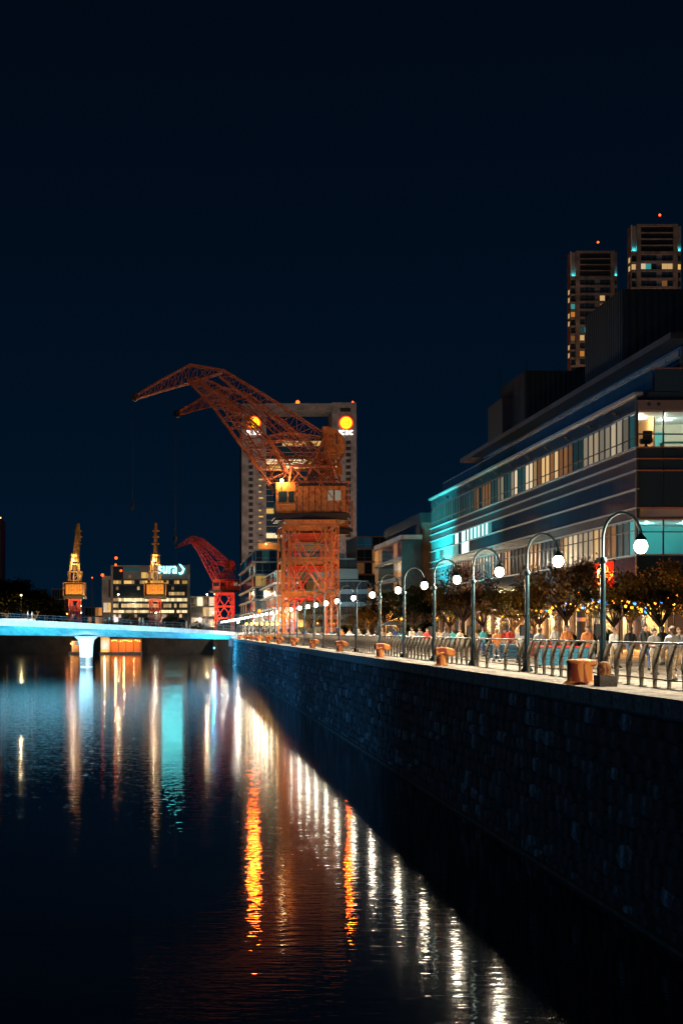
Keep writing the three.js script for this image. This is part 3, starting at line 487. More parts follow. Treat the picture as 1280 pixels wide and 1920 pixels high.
  for (const [x, y, z, c, cd] of [[46.5, 22.7, -143, [1, 0.86, 0.6], 34], [49.4, 22.7, -144, [0.7, 0.95, 0.85], 24], [47.2, 12.2, -143, [0.4, 1, 0.98], 24], [51, 12.2, -143, [0.4, 1, 0.98], 22], [54, 22.6, -143.5, [0.8, 0.95, 0.85], 22]]) {
    const t = thing('ceiling_lamp', 'ceiling lamp strip inside a lit corner room of the office block', 'lamp', V(x, y, z), 'ceiling lamps in the office block'); part('lamp_strip', span(-0.7, 0.7, 0.12, 0.2, -0.08, 0.08), glow(c, 2.2), t); point(t, V(0, 0, 0), c, cd, 6);
  }
  const ch = thing('office_chair', 'high backed dark armchair behind the bright corner window', 'chair', V(46.35, 19.55, zA - 1.5)); part('seat', new RoundedBoxGeometry(0.9, 0.2, 0.8, 2, 0.06).translate(0, 0.6, 0), M.black, ch); part('backrest', new RoundedBoxGeometry(0.95, 1.05, 0.16, 2, 0.07).rotateX(0.12).translate(0, 1.2, 0.4), M.black, ch); part('armrest', [new RoundedBoxGeometry(0.12, 0.4, 0.75, 1, 0.04).translate(-0.5, 0.8, 0)], M.black, ch); part('armrest', [new RoundedBoxGeometry(0.12, 0.4, 0.75, 1, 0.04).translate(0.5, 0.8, 0)], M.black, ch); part('base', [rod(V(0, 0, 0), V(0, 0.55, 0), 0.3, 0.06, 10)], M.black, ch);
  const tb = thing('office_table', 'teal table top inside the corner room beside the armchair', 'table', V(49.6, 19.55, zA - 2)); part('table_top', span(-1.7, 1.7, 0.66, 0.72, -0.6, 0.6), tealWall, tb); for (const x of [-1.5, 1.5]) part('leg', span(x - 0.05, x + 0.05, 0, 0.66, -0.4, 0.4), M.darkMetal, tb);
  // terrace parapet, penthouse, roof canopy
  part('parapet_base', span(46.2, 78, 24, 25.0, zA - 0.3, -249), M.spandrel, o);
  for (let z = zA - 0.1; z > -247.5; z -= 2.5) part('balustrade_pane', span(46.5, 46.56, 25.02, 27.2, z - 0.04, z - 2.46), M.glassBlue, o);
  part('balustrade_rail', span(46.46, 46.6, 27.2, 27.3, zA, -248), M.fin, o); part('balustrade_rail', span(46.6, 78, 27.2, 27.3, zA, zA - 0.12), mat([0.3, 0.14, 0.08], 0.5), o);
  part('balustrade_pane', span(46.7, 78, 25.02, 27.15, zA - 0.03, zA - 0.1), M.glassBlue, o);
  part('penthouse', span(50.3, 78, 25, 30, zA - 3, -233), M.darkCore, o);
  for (let z = zA - 3.2; z > -231; z -= 4) part('glass_pane', span(50.2, 50.28, 25.2, 29.7, z - 0.08, z - 3.9), M.glassBlue, o);
  part('roof_canopy', span(48.2, 80, 30.1, 30.75, zA + 0.2, -242), mat([0.04, 0.065, 0.09], 0.5, 0.2, { map: tGrainBig }), o);
  for (let k = 0; k < 7; k++) part('soffit_slat', span(48.4, 80, 29.98, 30.08, -233.6 - k * 1.15, -234.2 - k * 1.15), mat([0.25, 0.13, 0.07], 0.8), o);
  part('canopy_fin', span(49.4, 49.6, 28.4, 28.6, -140, -147), M.fin, o);
  // ground floor: columns and shop fronts
  for (let k = 0; k < 20; k++) { const z = zA - 1.5 - k * 5.8; part('column', rod(V(L + 0.5, 0, z), V(L + 0.5, 4.2, z), 0.34, 0.34, 14), M.paleConcrete, o); }
  const shop = ['gold', 'warmDim', 'glassDark', 'warm', 'blueDim', 'gold', 'glassDark', 'warmDim', 'orange', 'tealDim', 'glassDark', 'warm'];
  for (let k = 0; k < 38; k++) { const z = zA - 3.4 - k * 2.9; pane(z - 0.1, z - 2.8, 0.5, 3.9, get(shop[(k * 7 + (k >> 2)) % 12]), L + 3.85); }
  // added teal floods, standing in for teal reflections on the facade
  flood(V(37, 5.2, -236), V(L, 19, -240), [0.02, 0.95, 0.9], 17000, 46, 'added teal floodlight on a post washing the far end of the office block', 'added teal facade floodlights', { stand: 5.2, seen: 2 });
  flood(V(38, 5.2, -205), V(L, 14, -206), [0.03, 0.9, 0.9], 1800, 50, 'added teal floodlight on a post washing the middle of the office block', 'added teal facade floodlights', { stand: 5.2, seen: 1 });
  flood(V(39, 5.2, -170), V(L, 12.8, -171), [0.03, 0.8, 0.95], 420, 52, 'added teal floodlight on a post washing the near half of the office block', 'added teal facade floodlights', { stand: 5.2, seen: 1 });
}
// dark plant blocks behind the office block
{
  const blk = (label, x0, x1, H, z0, z1, step) => {
    const o = thing('plant_tower', label, 'building', V(0, 0, 0)); part('wall', span(x0, x1, 0, H, z0, z1), M.corrugate, o);
    const ribs = []; for (let z = z0 - 0.5; z > z1; z -= step) ribs.push(span(x0 - 0.12, x0, 0, H, z, z - step * 0.5)); for (let x = x0 + 0.3; x < x1; x += step) ribs.push(span(x, x + step * 0.5, 0, H, z0, z0 + 0.12)); part('cladding_rib', ribs, M.corrugate, o).userData.kind = 'stuff'; return o;
  };
  const a = blk('tall dark ribbed block rising behind the overhanging roof', 54.8, 80, 43.6, -175, -190, 0.9); part('mast', rod(V(56, 43.6, -176), V(56, 45.5, -176), 0.05), M.darkMetal, a);
  const b = blk('lower dark ribbed block with rooftop aerials behind the glass office block', 62, 92, 47.8, -253, -272, 0.9); for (const [x, h] of [[64, 3], [70, 1.6], [74, 1.2], [78, 1.4]]) part('aerial', rod(V(x, 47.8, -260), V(x, 47.8 + h, -260), 0.06), M.darkMetal, b); part('roof_unit', [span(72, 74, 47.8, 49, -256, -258)], M.darkMetal, b); part('annex', span(60, 62, 31, 44.5, -262, -274), M.corrugate, b); part('aerial', rod(V(60.6, 44.5, -266), V(60.6, 50.5, -266), 0.05), M.darkMetal, b);
}
// two apartment towers
function apartmentTower(label, d, x0, xl, x1, x2, x3, yTop, fl, lit) {   // px: side edge, front left, frame left, frame right, front right
  const o = thing('apartment_tower', label, 'tower', V(0, 0, 0), 'apartment towers on the right bank'), sc = d / F, z = -d, P = px => X(px, d), H = Y(yTop, d), depth = 5.5, r = rng(x0);
  const conc = mat([0.42, 0.33, 0.27], 0.9, 0, { map: tGrainBig });
  part('wall', span(P(xl), P(x3), 0, H - 0.5, z - 0.9, z - depth), conc, o);
  part('rear_wing', span(P(xl) + 6, P(x3) - 0.4, 0, H - 3, z - depth, z - depth - 16), conc, o);
  part('pilaster', span(P(x1) - 0.1, P(x1) + 1.6, 0, H, z, z - 0.9), conc, o); part('pilaster', span(P(x2) - 1.6, P(x2) + 0.1, 0, H, z, z - 0.9), conc, o);
  part('top_beam', span(P(x1) + 1.6, P(x2) - 1.6, H - 0.9, H - 0.01, z - 0.02, z - 0.85), conc, o);
  const w0 = P(x1) + 1.65, w1 = P(x2) - 1.65;
  for (let k = 0; k < 4; k++) { part('louver_opening', span(w0, w1, H - 3.1 - k * 2.5, H - 0.95 - k * 2.5, z - 0.72, z - 0.95), M.darkMetal, o); part('louver_beam', span(w0, w1, H - 3.45 - k * 2.5, H - 3.05 - k * 2.5, z - 0.2, z - 0.88), conc, o); }
  const yL = H - 10.6; part('belt', span(w0, w1, yL - 1.4, yL - 0.2, z - 0.1, z - 0.86), conc, o);
  for (let f = 0; f < 13; f++) {
    const y = yL - 2 - f * fl; if (y < 30) break;
    part('slab', span(w0, w1, y - fl + 0.7, y - fl + 1.6, z - 0.15, z - 0.87), conc, o);
    const n = 6; for (let k = 0; k < n; k++) { if (k === 3) { part('blank_panel', span(w0 + (w1 - w0) * k / n, w0 + (w1 - w0) * (k + 1) / n - 0.1, y - fl + 1.6, y + 0.6, z - 0.8, z - 0.94), M.darkCore, o); continue; } const key = lit[f + ',' + k]; part(key ? 'glowing_window_pane' : 'window', span(w0 + (w1 - w0) * k / n + 0.05, w0 + (w1 - w0) * (k + 1) / n - 0.1, y - fl + 1.65, y + 0.55, z - 0.78, z - 0.93), key ? W[key] : M.glassBlue, o); }
    const bl = lit[f + ',b']; part(bl ? 'glowing_window_pane' : 'window', span(P(xl) + 0.3, P(x1) - 0.3, y - fl + 1.6, y + 0.3, z - 0.82, z - 0.92), bl ? W[bl] : M.glassDark, o); part('balcony_slab', span(P(xl) + 0.1, P(x1) - 0.15, y - fl + 0.9, y - fl + 1.2, z - 0.1, z - 0.88), M.concrete, o);
    const br = lit[f + ',r']; part(br ? 'glowing_window_pane' : 'window', span(P(x2) + 0.3, P(x3) - 0.2, y - fl + 1.6, y + 0.3, z - 0.82, z - 0.92), br ? W[br] : M.glassDark, o);
    if (r() < 0.3) part('glowing_window_pane', span(P(xl) - 0.05, P(xl) + 0.02, y - fl + 1.4, y, z - 2, z - 4), W.warm, o);
  }
  for (const [a, b] of [[P(xl) + 0.2, P(x1) - 0.15], [P(x2) + 0.15, P(x3) - 0.2]]) { // niches with cyan uplights
    part('niche_fin', span(a - 0.2, a - 0.02, yL, H - 0.3, z - 0.2, z - 0.9), M.white, o); part('niche_floor', span(a, b, yL - 0.5, yL - 0.1, z + 0.2, z - 0.88), conc, o); part('uplight_lamp', span(a + 0.3, b - 0.3, yL - 0.08, yL + 0.1, z - 0.1, z - 0.3), glow([0.15, 0.9, 1], 2), o); point(o, V((a + b) / 2, yL + 0.5, z - 0.2), [0.05, 0.8, 1], 16, 6);
  }
  const mx = P((x1 + x2) / 2) + 2; part('roof_mast', rod(V(mx, H - 0.5, z - 3), V(mx, H + 4.2, z - 3), 0.1), M.darkMetal, o); part('warning_lamp', new THREE.SphereGeometry(0.45, 10, 8).translate(mx, H + 4.4, z - 3), glow([1, 0.05, 0.005], 7), o);
  return o;
}
apartmentTower('slim pale apartment tower with two cyan lit roof corners', 600, 1064, 1069, 1079, 1151, 1157, 470, 3.35, { '2,4': 'warm', '3,4': 'warmDim', '4,5': 'warmDim', '6,0': 'tealDim', '6,1': 'teal', '7,0': 'warm', '9,0': 'orange', '3,b': 'teal', '4,b': 'orange', '7,b': 'warmDim' });
apartmentTower('taller pale apartment tower with a lit floor under its louvered top', 560, 1172, 1183, 1193, 1269, 1277, 420, 3.35, { '1,0': 'cream', '1,1': 'teal', '1,4': 'warm', '1,5': 'warm', '1,b': 'warm', '1,r': 'gold', '3,4': 'warmDim' });
flood(V(150, 0.7, -505), V(195, 125, -600), [1, 0.6, 0.42], 13000, 34, 'warm flood added on the ground before the apartment towers', 'tower floodlights'); flood(V(195, 0.7, -470), V(205, 125, -565), [1, 0.58, 0.38], 9000, 34, 'warm flood added on the ground before the apartment towers', 'tower floodlights');  // hidden ground floods added to warm the tower fronts

// second glass block and what stands behind it
{
  const o = thing('glass_side_block', 'lower glass block with teal framed facade beyond the long office block', 'building', V(0, 0, 0)), L = 45, z0 = -261, z1 = -306, H = 23.2, r = rng(31);
  part('core', span(L + 0.3, 70, 0, H - 0.2, z0 - 0.3, z1), M.darkCore, o); part('end_wall', span(L, 70, 0, H - 1.2, z0 + 0.1, z0 - 0.3), mat([0.2, 0.17, 0.15], 0.9, 0, { map: tGrainBig }), o);
  part('roof_slab', span(L - 0.3, 70, H - 1.8, H, z0 + 0.2, z1), M.spandrel, o); part('side_frame', span(L - 0.25, L + 0.3, 3.5, H - 1.85, z0 - 0.4, z0 - 4.5), M.spandrel, o); part('storey_band', span(L - 0.28, L + 0.3, H - 6.5, H - 4.9, z0 - 4.6, z1 + 0.05), M.spandrel, o);
  for (let k = 0; k < 8; k++) { const z = z0 - 5 - k * 5; part('glass_pane', span(L, L + 0.2, H - 4.8, H - 1.9, z, z - 4.8), M.glassDark, o); }
  for (let f = 0; f < 4; f++) for (let k = 0; k < 8; k++) { const z = z0 - 5 - k * 5, q = r(); part(q < 0.4 ? 'glowing_window_pane' : 'glass_pane', span(L, L + 0.2, 3.6 + f * 3.3, 6.6 + f * 3.3, z, z - 4.8), q < 0.4 ? W.warmDim : M.glassDark, o); }
  const b = thing('terrace_block', 'orange lit terrace block with flat roof before the teal framed block', 'building', V(0, 0, 0)), x = 41;
  part('core', span(x + 0.3, 44.6, 0, 18.2, -259, -294), M.darkCore, b); part('roof_slab', span(x - 0.2, 44.7, 18.2, 19, -258.6, -294), M.concrete, b); part('end_frame', span(x - 0.1, 44.6, 0, 18.15, -258.5, -258.95), M.spandrel, b);
  for (let f = 0; f < 5; f++) { part('slab', span(x - 0.15, x + 0.4, 3.5 + f * 3.6, 3.9 + f * 3.6, -259, -294), M.spandrel, b); for (let k = 0; k < 7; k++) { const q = r(); part(q < 0.55 ? 'glowing_window_pane' : 'glass_pane', span(x + 0.05, x + 0.25, 3.95 + f * 3.6 - 3.2, 3.45 + f * 3.6, -259.2 - k * 5, -263.9 - k * 5), q < 0.3 ? W.warmDim : q < 0.4 ? W.orange : q < 0.55 ? W.warmDim : M.glassDark, b); } }
}
function balconyBlock(name, label, d, px0, px1, py, fh, m, opt = {}) {   // frontal block with slabs and window rows
  const o = thing(name, label, 'building', V(0, 0, 0)), x0 = X(px0, d), x1 = X(px1, d), H = Y(py, d), z = -d, dep = opt.depth || 25, r = rng(px0 * 7 + px1);
  part('core', span(x0 + 0.1, x1 - 0.1, 0, H - 0.3, z - 1.2, z - dep), opt.core || M.darkCore, o); part('roof_slab', span(x0, x1, H - 0.3, H, z, z - dep), m, o);
  const n = opt.n || Math.max(3, Math.round((x1 - x0) / 4)), floors = Math.floor((H - 1) / fh), cell = (x1 - x0 - 0.4) / n;
  for (let f = 0; f < floors; f++) {
    const yb = H - (f + 1) * fh; part('floor_slab', span(x0, x1, yb - 0.25, yb + (opt.sill || 0.2), z + (opt.out ?? 0.3), z - 1.1), m, o);
    if (opt.rail) part('balcony_rail', [span(x0 + 0.1, x1 - 0.1, yb + 1.1, yb + 1.16, z + 0.2, z + 0.14)], M.fin, o);
    for (let k = 0; k < n; k++) { const key = opt.lit ? opt.lit(f, k, r) : null; part(key ? 'glowing_window_pane' : 'window', span(x0 + 0.2 + k * cell + 0.08, x0 + 0.2 + (k + 1) * cell - 0.08, yb + 0.3, yb + fh - 0.3, z - 0.95, z - 1.19), key ? lit(key) : (opt.glass || M.glassDark), o); }
  }
  if (opt.side) { const ns = opt.side; for (let f = 0; f < floors; f++) { const yb = H - (f + 1) * fh; part('side_slab', span(x0 - 0.5, x0 + 0.05, yb - 0.2, yb + 0.15, z, z - dep), m, o); for (let k = 0; k < ns; k++) { const c = dep / ns, q = r(); part(q < 0.35 ? 'glowing_window_pane' : 'window', span(x0 - 0.02, x0 + 0.09, yb + 0.3, yb + fh - 0.4, z - 1.3 - k * c, z - 1.3 - (k + 1) * c + 0.4), q < 0.18 ? W.tealDim : q < 0.35 ? W.warmDim : (opt.glass || M.glassDark), o); } } }
  return o;
}
balconyBlock('apartment_house', 'brown apartment house with wide balconies behind the orange terrace block', 400, 668, 800, 1005, 3.6, mat([0.3, 0.2, 0.15], 0.9), { lit: (f, k, r) => f === 0 ? (k < 2 ? 'blueDim' : null) : r() < 0.12 ? 'creamDim' : r() < 0.12 ? 'warmDim' : null, rail: true, n: 9 });
{
  const blueBand = mat([0.10, 0.26, 0.36], 0.4);
  const b = balconyBlock('stepped_glass_block', 'stepped blue glass block standing behind the crane legs', 350, 535, 690, 1088, 3.1, blueBand, { glass: M.glassBlue, sill: 0.9, lit: (f, k, r) => f === 0 ? (r() < 0.55 ? 'warmDim' : null) : f > 2 && r() < 0.3 ? 'blueDim' : null, n: 12 });
  const zz = -351; part('upper_step', span(X(540, 350), X(672, 350), Y(1086, 350), Y(1066, 350), zz, zz - 18), blueBand, b);
  for (let k = 0; k < 8; k++) part('glass_pane', span(X(540 + k * 16.4, 350), X(540 + k * 16.4 + 15.6, 350), Y(1064, 350) - 0.2, Y(1049, 350), zz - 1, zz - 15), M.glassBlue, b); part('roof_slab', span(X(538, 350), X(667, 350), Y(1048.5, 350), Y(1046, 350), zz, zz - 18), blueBand, b); part('top_storey', span(X(545, 350), X(650, 350), Y(1045.8, 350), Y(1036, 350), zz - 3, zz - 14), blueBand, b);
  flood(V(22, 0.8, -328), V(36, 10, -352), [0.1, 0.6, 1], 520, 55, 'blue floodlight on the ground before the stepped glass block', 'ground floodlights');
}
balconyBlock('apartment_house', 'apartment house with long side balconies standing before the portal tower', 396, 478, 545, 1030, 3.5, mat([0.34, 0.3, 0.27], 0.9), { depth: 93, side: 12, n: 5, rail: true, lit: (f, k, r) => f === 2 && k < 2 ? 'gold' : f === 5 && k < 3 ? 'cream' : r() < 0.08 ? 'tealDim' : null });
balconyBlock('glass_terrace_house', 'low glass terrace house glowing beside the crane foot', 337, 517, 560, 1069, 3.0, mat([0.4, 0.42, 0.42], 0.7), { depth: 60, side: 9, n: 4, rail: true, lit: (f, k, r) => f === 3 ? 'bright' : r() < 0.35 ? 'creamDim' : null });
{ const t = thing('rooftop_pergola', 'small lit rooftop terrace pergola on the balconied apartment house', 'pergola', V(0, 0, 0)), z = -398; part('back_wall', span(X(486, 396), X(525, 396), Y(1030, 396), Y(1016, 396), z - 4, z - 4.3), mat([0.5, 0.3, 0.15], 0.9), t); part('roof', span(X(484, 396), X(527, 396), Y(1016, 396), Y(1014, 396), z, z - 4.3), M.paleConcrete, t); const b = part('bulb', new THREE.SphereGeometry(0.2, 8, 6).translate(X(500, 396), Y(1018.5, 396), z - 1.5), glow([1, 0.55, 0.15], 12), t); point(t, V(X(500, 396), Y(1018.5, 396), z - 1.5), [1, 0.5, 0.15], 30, 6); }
// ground flood for the warm glow on those house fronts
flood(V(20, 4, -318), V(27, 9, -396), [1, 0.62, 0.34], 2300, 40, 'warm floodlight on a post before the apartment houses', 'ground floodlights', { stand: 4 });
flood(V(50, 4, -350), V(56, 20, -400), [1, 0.45, 0.25], 500, 40, 'warm floodlight on a post before the brown apartment house', 'ground floodlights', { stand: 4 });

// ---------------------------------------------------------------- portal tower with the two round signs
const font = await new FontLoader().loadAsync('fonts/droid/droid_sans_bold.typeface.json');
const text = (s, size, depth) => { const g = new TextGeometry(s, { font, size, depth, curveSegments: 5, bevelEnabled: false }); g.computeBoundingBox(); const b = g.boundingBox; return g.translate(-(b.min.x + b.max.x) / 2, -(b.min.y + b.max.y) / 2, 0); };
{
  const d = 800, z = -d, P = px => X(px, d), Q = py => Y(py, d), o = thing('portal_tower', 'pale concrete office tower with two piers joined by a beam and an open top', 'tower', V(0, 0, 0));
  const conc = mat([0.46, 0.4, 0.37], 0.9, 0, { map: tGrainBig }), frameM = mat([0.3, 0.26, 0.24], 0.9);
  part('left_pier', span(P(453), P(499), 0, Q(757), z, z - 26), conc, o); part('right_pier', span(P(622), P(668), 0, Q(754.5), z, z - 26), conc, o); part('top_beam', span(P(499), P(622), Q(769), Q(756), z - 0.3, z - 25), conc, o);
  part('glass_body', span(P(499), P(622), 0, Q(822), z - 5, z - 24), M.glassBlue, o);
  const r = rng(77);
  for (let f = 0; f < 27; f++) {
    const y = Q(829 + f * 11.6);
    part('window', span(P(466), P(474), y - 1.1, y + 0.9, z + 0.06, z - 0.3), M.black, o); part('window', span(P(648), P(657), y - 1.1, y + 0.9, z + 0.06, z - 0.3), M.black, o);
    if (f > 3) part(f % 5 ? 'glowing_window_pane' : 'window', span(P(485), P(f % 3 ? 489 : 493), y - 0.5, y + 0.3, z + 0.06, z - 0.3), f % 5 ? W.gold : M.black, o);
    part(f === 3 || f === 4 ? 'glowing_window_pane' : 'window', span(P(628.5), P(637.5), y - 0.5, y + 0.3, z + 0.06, z - 0.3), f === 3 || f === 4 ? W.bright : M.black, o);
    part('floor_band', span(P(499) + 0.1, P(622) - 0.1, y - 1.9, y - 1.5, z - 4.7, z - 5.05), frameM, o);
    for (let k = 0; k < 8; k++) { const x0 = P(500 + k * 15.2), x1 = P(514.6 + k * 15.2); const key = f === 0 && k > 1 && k < 7 ? 'gold' : (f === 3 || f === 4) && k < 6 ? (r() < 0.7 ? 'bright' : 'gold') : f === 11 && k < 2 ? 'gold' : f === 15 && k < 2 ? 'bright' : f > 15 && r() < 0.25 ? 'warmDim' : null; part(key ? 'glowing_window_pane' : 'glass_pane', span(x0, x1, y - 1.4, y + 1.3, z - 4.85, z - 5.04), key ? W[key] : M.glassBlue, o); }
  }
  part('louver', span(P(637), P(657), Q(772), Q(764.5), z + 0.06, z - 0.3), M.black, o);
  // joints of the concrete panels on the beam
  for (let k = 0; k < 14; k++) part('beam_rib', span(P(503 + k * 8.6), P(504 + k * 8.6), Q(768.8), Q(757.5), z - 0.05, z - 0.31), conc, o);
  for (const [px, py, k] of [[558.5, 754, 1.1], [662, 753.5, 0.5]]) part('warning_lamp', new THREE.SphereGeometry(k, 10, 8).translate(P(px), Q(py) + 0.4, z - 3), glow([1, 0.05, 0.005], 10), o);
  for (const px of [475.5, 648]) {
    const s = thing('bank_sign', px < 500 ? 'glowing round red and yellow sign over white letters behind the crane boom' : 'glowing round red and yellow sign over white letters on the bare right pier', 'sign', V(P(px), Q(793), z + 0.05), 'round signs on the portal tower');
    part('sign_disc', new THREE.CylinderGeometry(3.95, 3.95, 0.5, 36).rotateX(Math.PI / 2).translate(0, 0, 0.3), glow([1, 0.03, 0.006], 2), s);  // red sign disc; its glowing rim doubles as the halo around the sign
    part('sign_emblem', new THREE.CylinderGeometry(3.3, 3.3, 0.2, 36).rotateX(Math.PI / 2).translate(0, 0, 0.66), glow([1, 0.42, 0.01], 3), s);
    const pl = new THREE.RectAreaLight(C(1, 0.1, 0.004), 190, 5.8, 5.8); pl.position.set(0, 0, 1.05); pl.rotation.y = Math.PI; s.add(pl);
    const bars = (x0, x1, y0, y1) => part('emblem_stroke', span(x0, x1, y0, y1, 0.77, 0.9), glow([1, 0.2, 0.01], 1.2), s);
    bars(-1.7, -0.3, 1.35, 1.7); bars(0.3, 1.7, 1.35, 1.7); bars(-1.7, -0.3, -1.7, -1.35); bars(0.3, 1.7, -1.7, -1.35); bars(-1.7, -1.35, -1.2, 1.2); bars(1.35, 1.7, -1.2, 1.2); bars(-0.8, 0.8, -0.18, 0.18);
    [...'ICBC'].forEach((c, k) => part('sign_letter', text(c, 2.5, 0.3).translate([-3.5, -1.75, 0.65, 2.95][k], -5.4, 0.2), glow([1, 0.85, 0.72], 4), s));
  }
  for (const [x, tx] of [[P(440), P(476)], [P(560), P(560)], [P(690), P(648)]]) flood(V(x, 24, -700), V(tx, 80, z), [1, 0.74, 0.6], 6500, 40, 'added warm floodlight on a tall mast before the portal tower', 'added portal tower floodlights', { stand: 24, seen: 0.3 });  // added mast floods stand in for the city glow on the concrete
}

// ---------------------------------------------------------------- far end of the dock
{
  const d = 560, z = -d, P = px => X(px, d), Q = py => Y(py, d), o = thing('office_block', 'dark glass office block carrying a white rooftop word sign', 'building', V(0, 0, 0)), r = rng(8);
  part('core', span(P(210), P(352), 0, Q(1061), z - 0.5, z - 30), M.glassDark, o); part('right_wall', span(P(351), P(356), 0, Q(1058.5), z + 0.3, z - 30), M.concrete, o); part('left_frame', span(P(208), P(212), 0, Q(1060), z + 0.3, z - 0.6), M.concrete, o);
  part('sign_screen', span(P(231), P(351), Q(1086), Q(1062.5), z - 0.2, z - 0.45), mat([0.12, 0.13, 0.14], 0.6), o); part('roof_beam', span(P(212), P(351), Q(1062), Q(1060), z, z - 0.6), M.concrete, o);
  const rows = [[1088.5, 1094.5, 0.6, 'gold'], [1110, 1116, 0.25, 'warm'], [1121.5, 1127.5, 1, 'bright'], [1132, 1139, 0.75, 'warm'], [1144, 1149, 0.9, 'bright'], [1100, 1106, 0.08, 'warmDim'], [1152, 1158, 0.3, 'creamDim']];
  for (const [a, b, pr, key] of rows) for (let k = 0; k < 28; k++) { const on = key === 'warm' && pr < 0.3 ? k > 20 && k < 27 : r() < pr; part(on ? 'glowing_window_pane' : 'window', span(P(212.6 + k * 4.95), P(217.2 + k * 4.95), Q(b), Q(a), z - 0.3, z - 0.52), on ? lit(r() < 0.25 ? 'warm' : key) : M.glassDark, o); }
  for (const y of [1087, 1096.5, 1118.5, 1129.5, 1141.5, 1150.5]) part('floor_band', span(P(212), P(351), Q(y + 1), Q(y - 1), z - 0.1, z - 0.48), M.darkMetal, o);
  for (const [a, b, c, e, k] of [[265, 275, 1073, 1084, 'gold'], [276, 287, 1074, 1084, 'warm'], [241, 246, 1078, 1084, 'warmDim'], [232, 260, 1064, 1071, 'tealDim']]) part('glowing_window_pane', span(P(a), P(b), Q(e), Q(c), z - 0.15, z - 0.25), W[k], o);
  for (const [px, py] of [[217, 1059], [227, 1070]]) part('warning_lamp', new THREE.SphereGeometry(0.45, 8, 6).translate(P(px), Q(py), z + 0.3), glow([1, 0.05, 0.005], 6), o);
  part('roof_mast', rod(V(P(217), Q(1061), z - 3), V(P(217), Q(1047), z - 3), 0.12), M.darkMetal, o); part('warning_lamp', new THREE.SphereGeometry(0.6, 8, 6).translate(P(217), Q(1045.5), z - 3), glow([1, 0.05, 0.005], 6), o);
  const s = thing('rooftop_sign', 'white glowing word sign with an arrow emblem on the dark office block', 'sign', V(P(321), Q(1068.5), z)); const cw = glow([0.3, 1, 1], 3.6), pl = new THREE.RectAreaLight(C(0.12, 0.95, 1), 13, 8.6, 2.4); pl.position.set(0, 0, 0.6); pl.rotation.y = Math.PI; s.add(pl);
  [...'sura'].forEach((c, k) => { const g = text(c, 3.7, 0.35).scale(0.74, 1, 1); part('sign_letter', g.translate([-4.35, -2.35, -0.35, 1.3][k], 0, 0.05), cw, s); });
  const ar = new THREE.Shape([[-0.7, 2.0], [0.5, 1.6], [2.0, 0.1], [1.1, -1.7], [-0.3, -2.0], [-0.9, -1.2], [0.2, -1.3], [0.9, -0.6], [1.0, 0.2], [0.2, 0.9]].map(a => new THREE.Vector2(...a))); part('sign_arrow', new THREE.ExtrudeGeometry(ar, { depth: 0.35, bevelEnabled: false }).scale(0.85, 1.05, 1).translate(3.6, 0.25, 0.05), cw, s);
  const wing = thing('concrete_wing', 'windowless pale concrete wing beside the dark office block', 'building', V(0, 0, 0)); part('wall', span(P(191), P(207.5), 0, Q(1079.5), z - 1, z - 25), M.concrete, wing); part('slot_window', span(P(203.5), P(206.5), Q(1120), Q(1087), z - 0.9, z - 1.1), M.black, wing); part('glowing_window_pane', span(P(194), P(202), Q(1148), Q(1130), z - 0.9, z - 1.1), W.cream, wing); part('glowing_window_pane', span(P(203), P(209), Q(1148), Q(1130), z - 0.6, z - 1.1), W.gold, wing); part('warning_lamp', new THREE.SphereGeometry(0.6, 8, 6).translate(P(192), Q(1078), z - 1), glow([1, 0.05, 0.005], 6), wing);
  const lb = balconyBlock('balcony_house', 'low white balcony house between the office block and the small red crane', 540, 357, 404, 1118, 3.9, M.paleConcrete, { n: 4, rail: true, lit: (f, k, q) => q() < 0.6 ? (q() < 0.5 ? 'cream' : 'gold') : null, out: 1 });
  const hidden = balconyBlock('city_block', 'pale block of flats half hidden behind the left crane', 620, 97, 122, 1104, 4.5, M.paleConcrete, { n: 5 });
  balconyBlock('city_block', 'low street block with lit shop windows left of the dark office block', 600, 158, 192, 1138, 4, M.concrete, { n: 5, lit: (f, k, q) => q() < 0.5 ? 'orange' : null });
  const m = thing('radio_mast', 'thin dark lattice radio mast between the left crane and the office block', 'mast', at(173, VY, 600).setY(0)); const h = Y(1084, 600), bars = []; for (const [a, b] of [[-0.6, -0.6], [0.6, -0.6], [0, 0.6]]) bars.push(bar(V(a, 0, b), V(a * 0.6, h, b * 0.6), 0.16)); for (let k = 0; k < 24; k++) bars.push(bar(V(k % 2 ? -0.6 : 0.6, k * h / 24, -0.5), V(k % 2 ? 0.6 : -0.6, (k + 1) * h / 24, -0.5), 0.1)); part('lattice', bars, M.darkMetal, m); part('warning_lamp', new THREE.SphereGeometry(0.3, 8, 6).translate(0, h + 0.2, 0), glow([1, 0.1, 0.02], 4), m);
  const eb = thing('slim_tower', 'slim dark tower with a small warning lamp at the left edge', 'tower', V(0, 0, 0)); part('wall', span(X(-30, 700), X(1.5, 700), 0, Y(972, 700), -700, -720), M.darkMetal, eb); part('warning_lamp', new THREE.SphereGeometry(0.4, 8, 6).translate(X(1, 700), Y(971, 700), -700), glow([1, 0.3, 0.1], 5), eb);
  flood(at(200, VY, 520).setY(6), V(P(200), 14, z), [1, 0.7, 0.55], 750, 42, 'warm floodlight on a post before the concrete wing', 'far floodlights', { stand: 6 }); flood(at(380, VY, 505).setY(6), V(X(380, 540), 8, -540), [1, 0.75, 0.5], 420, 45, 'warm floodlight on a post before the balcony house', 'far floodlights', { stand: 6 });
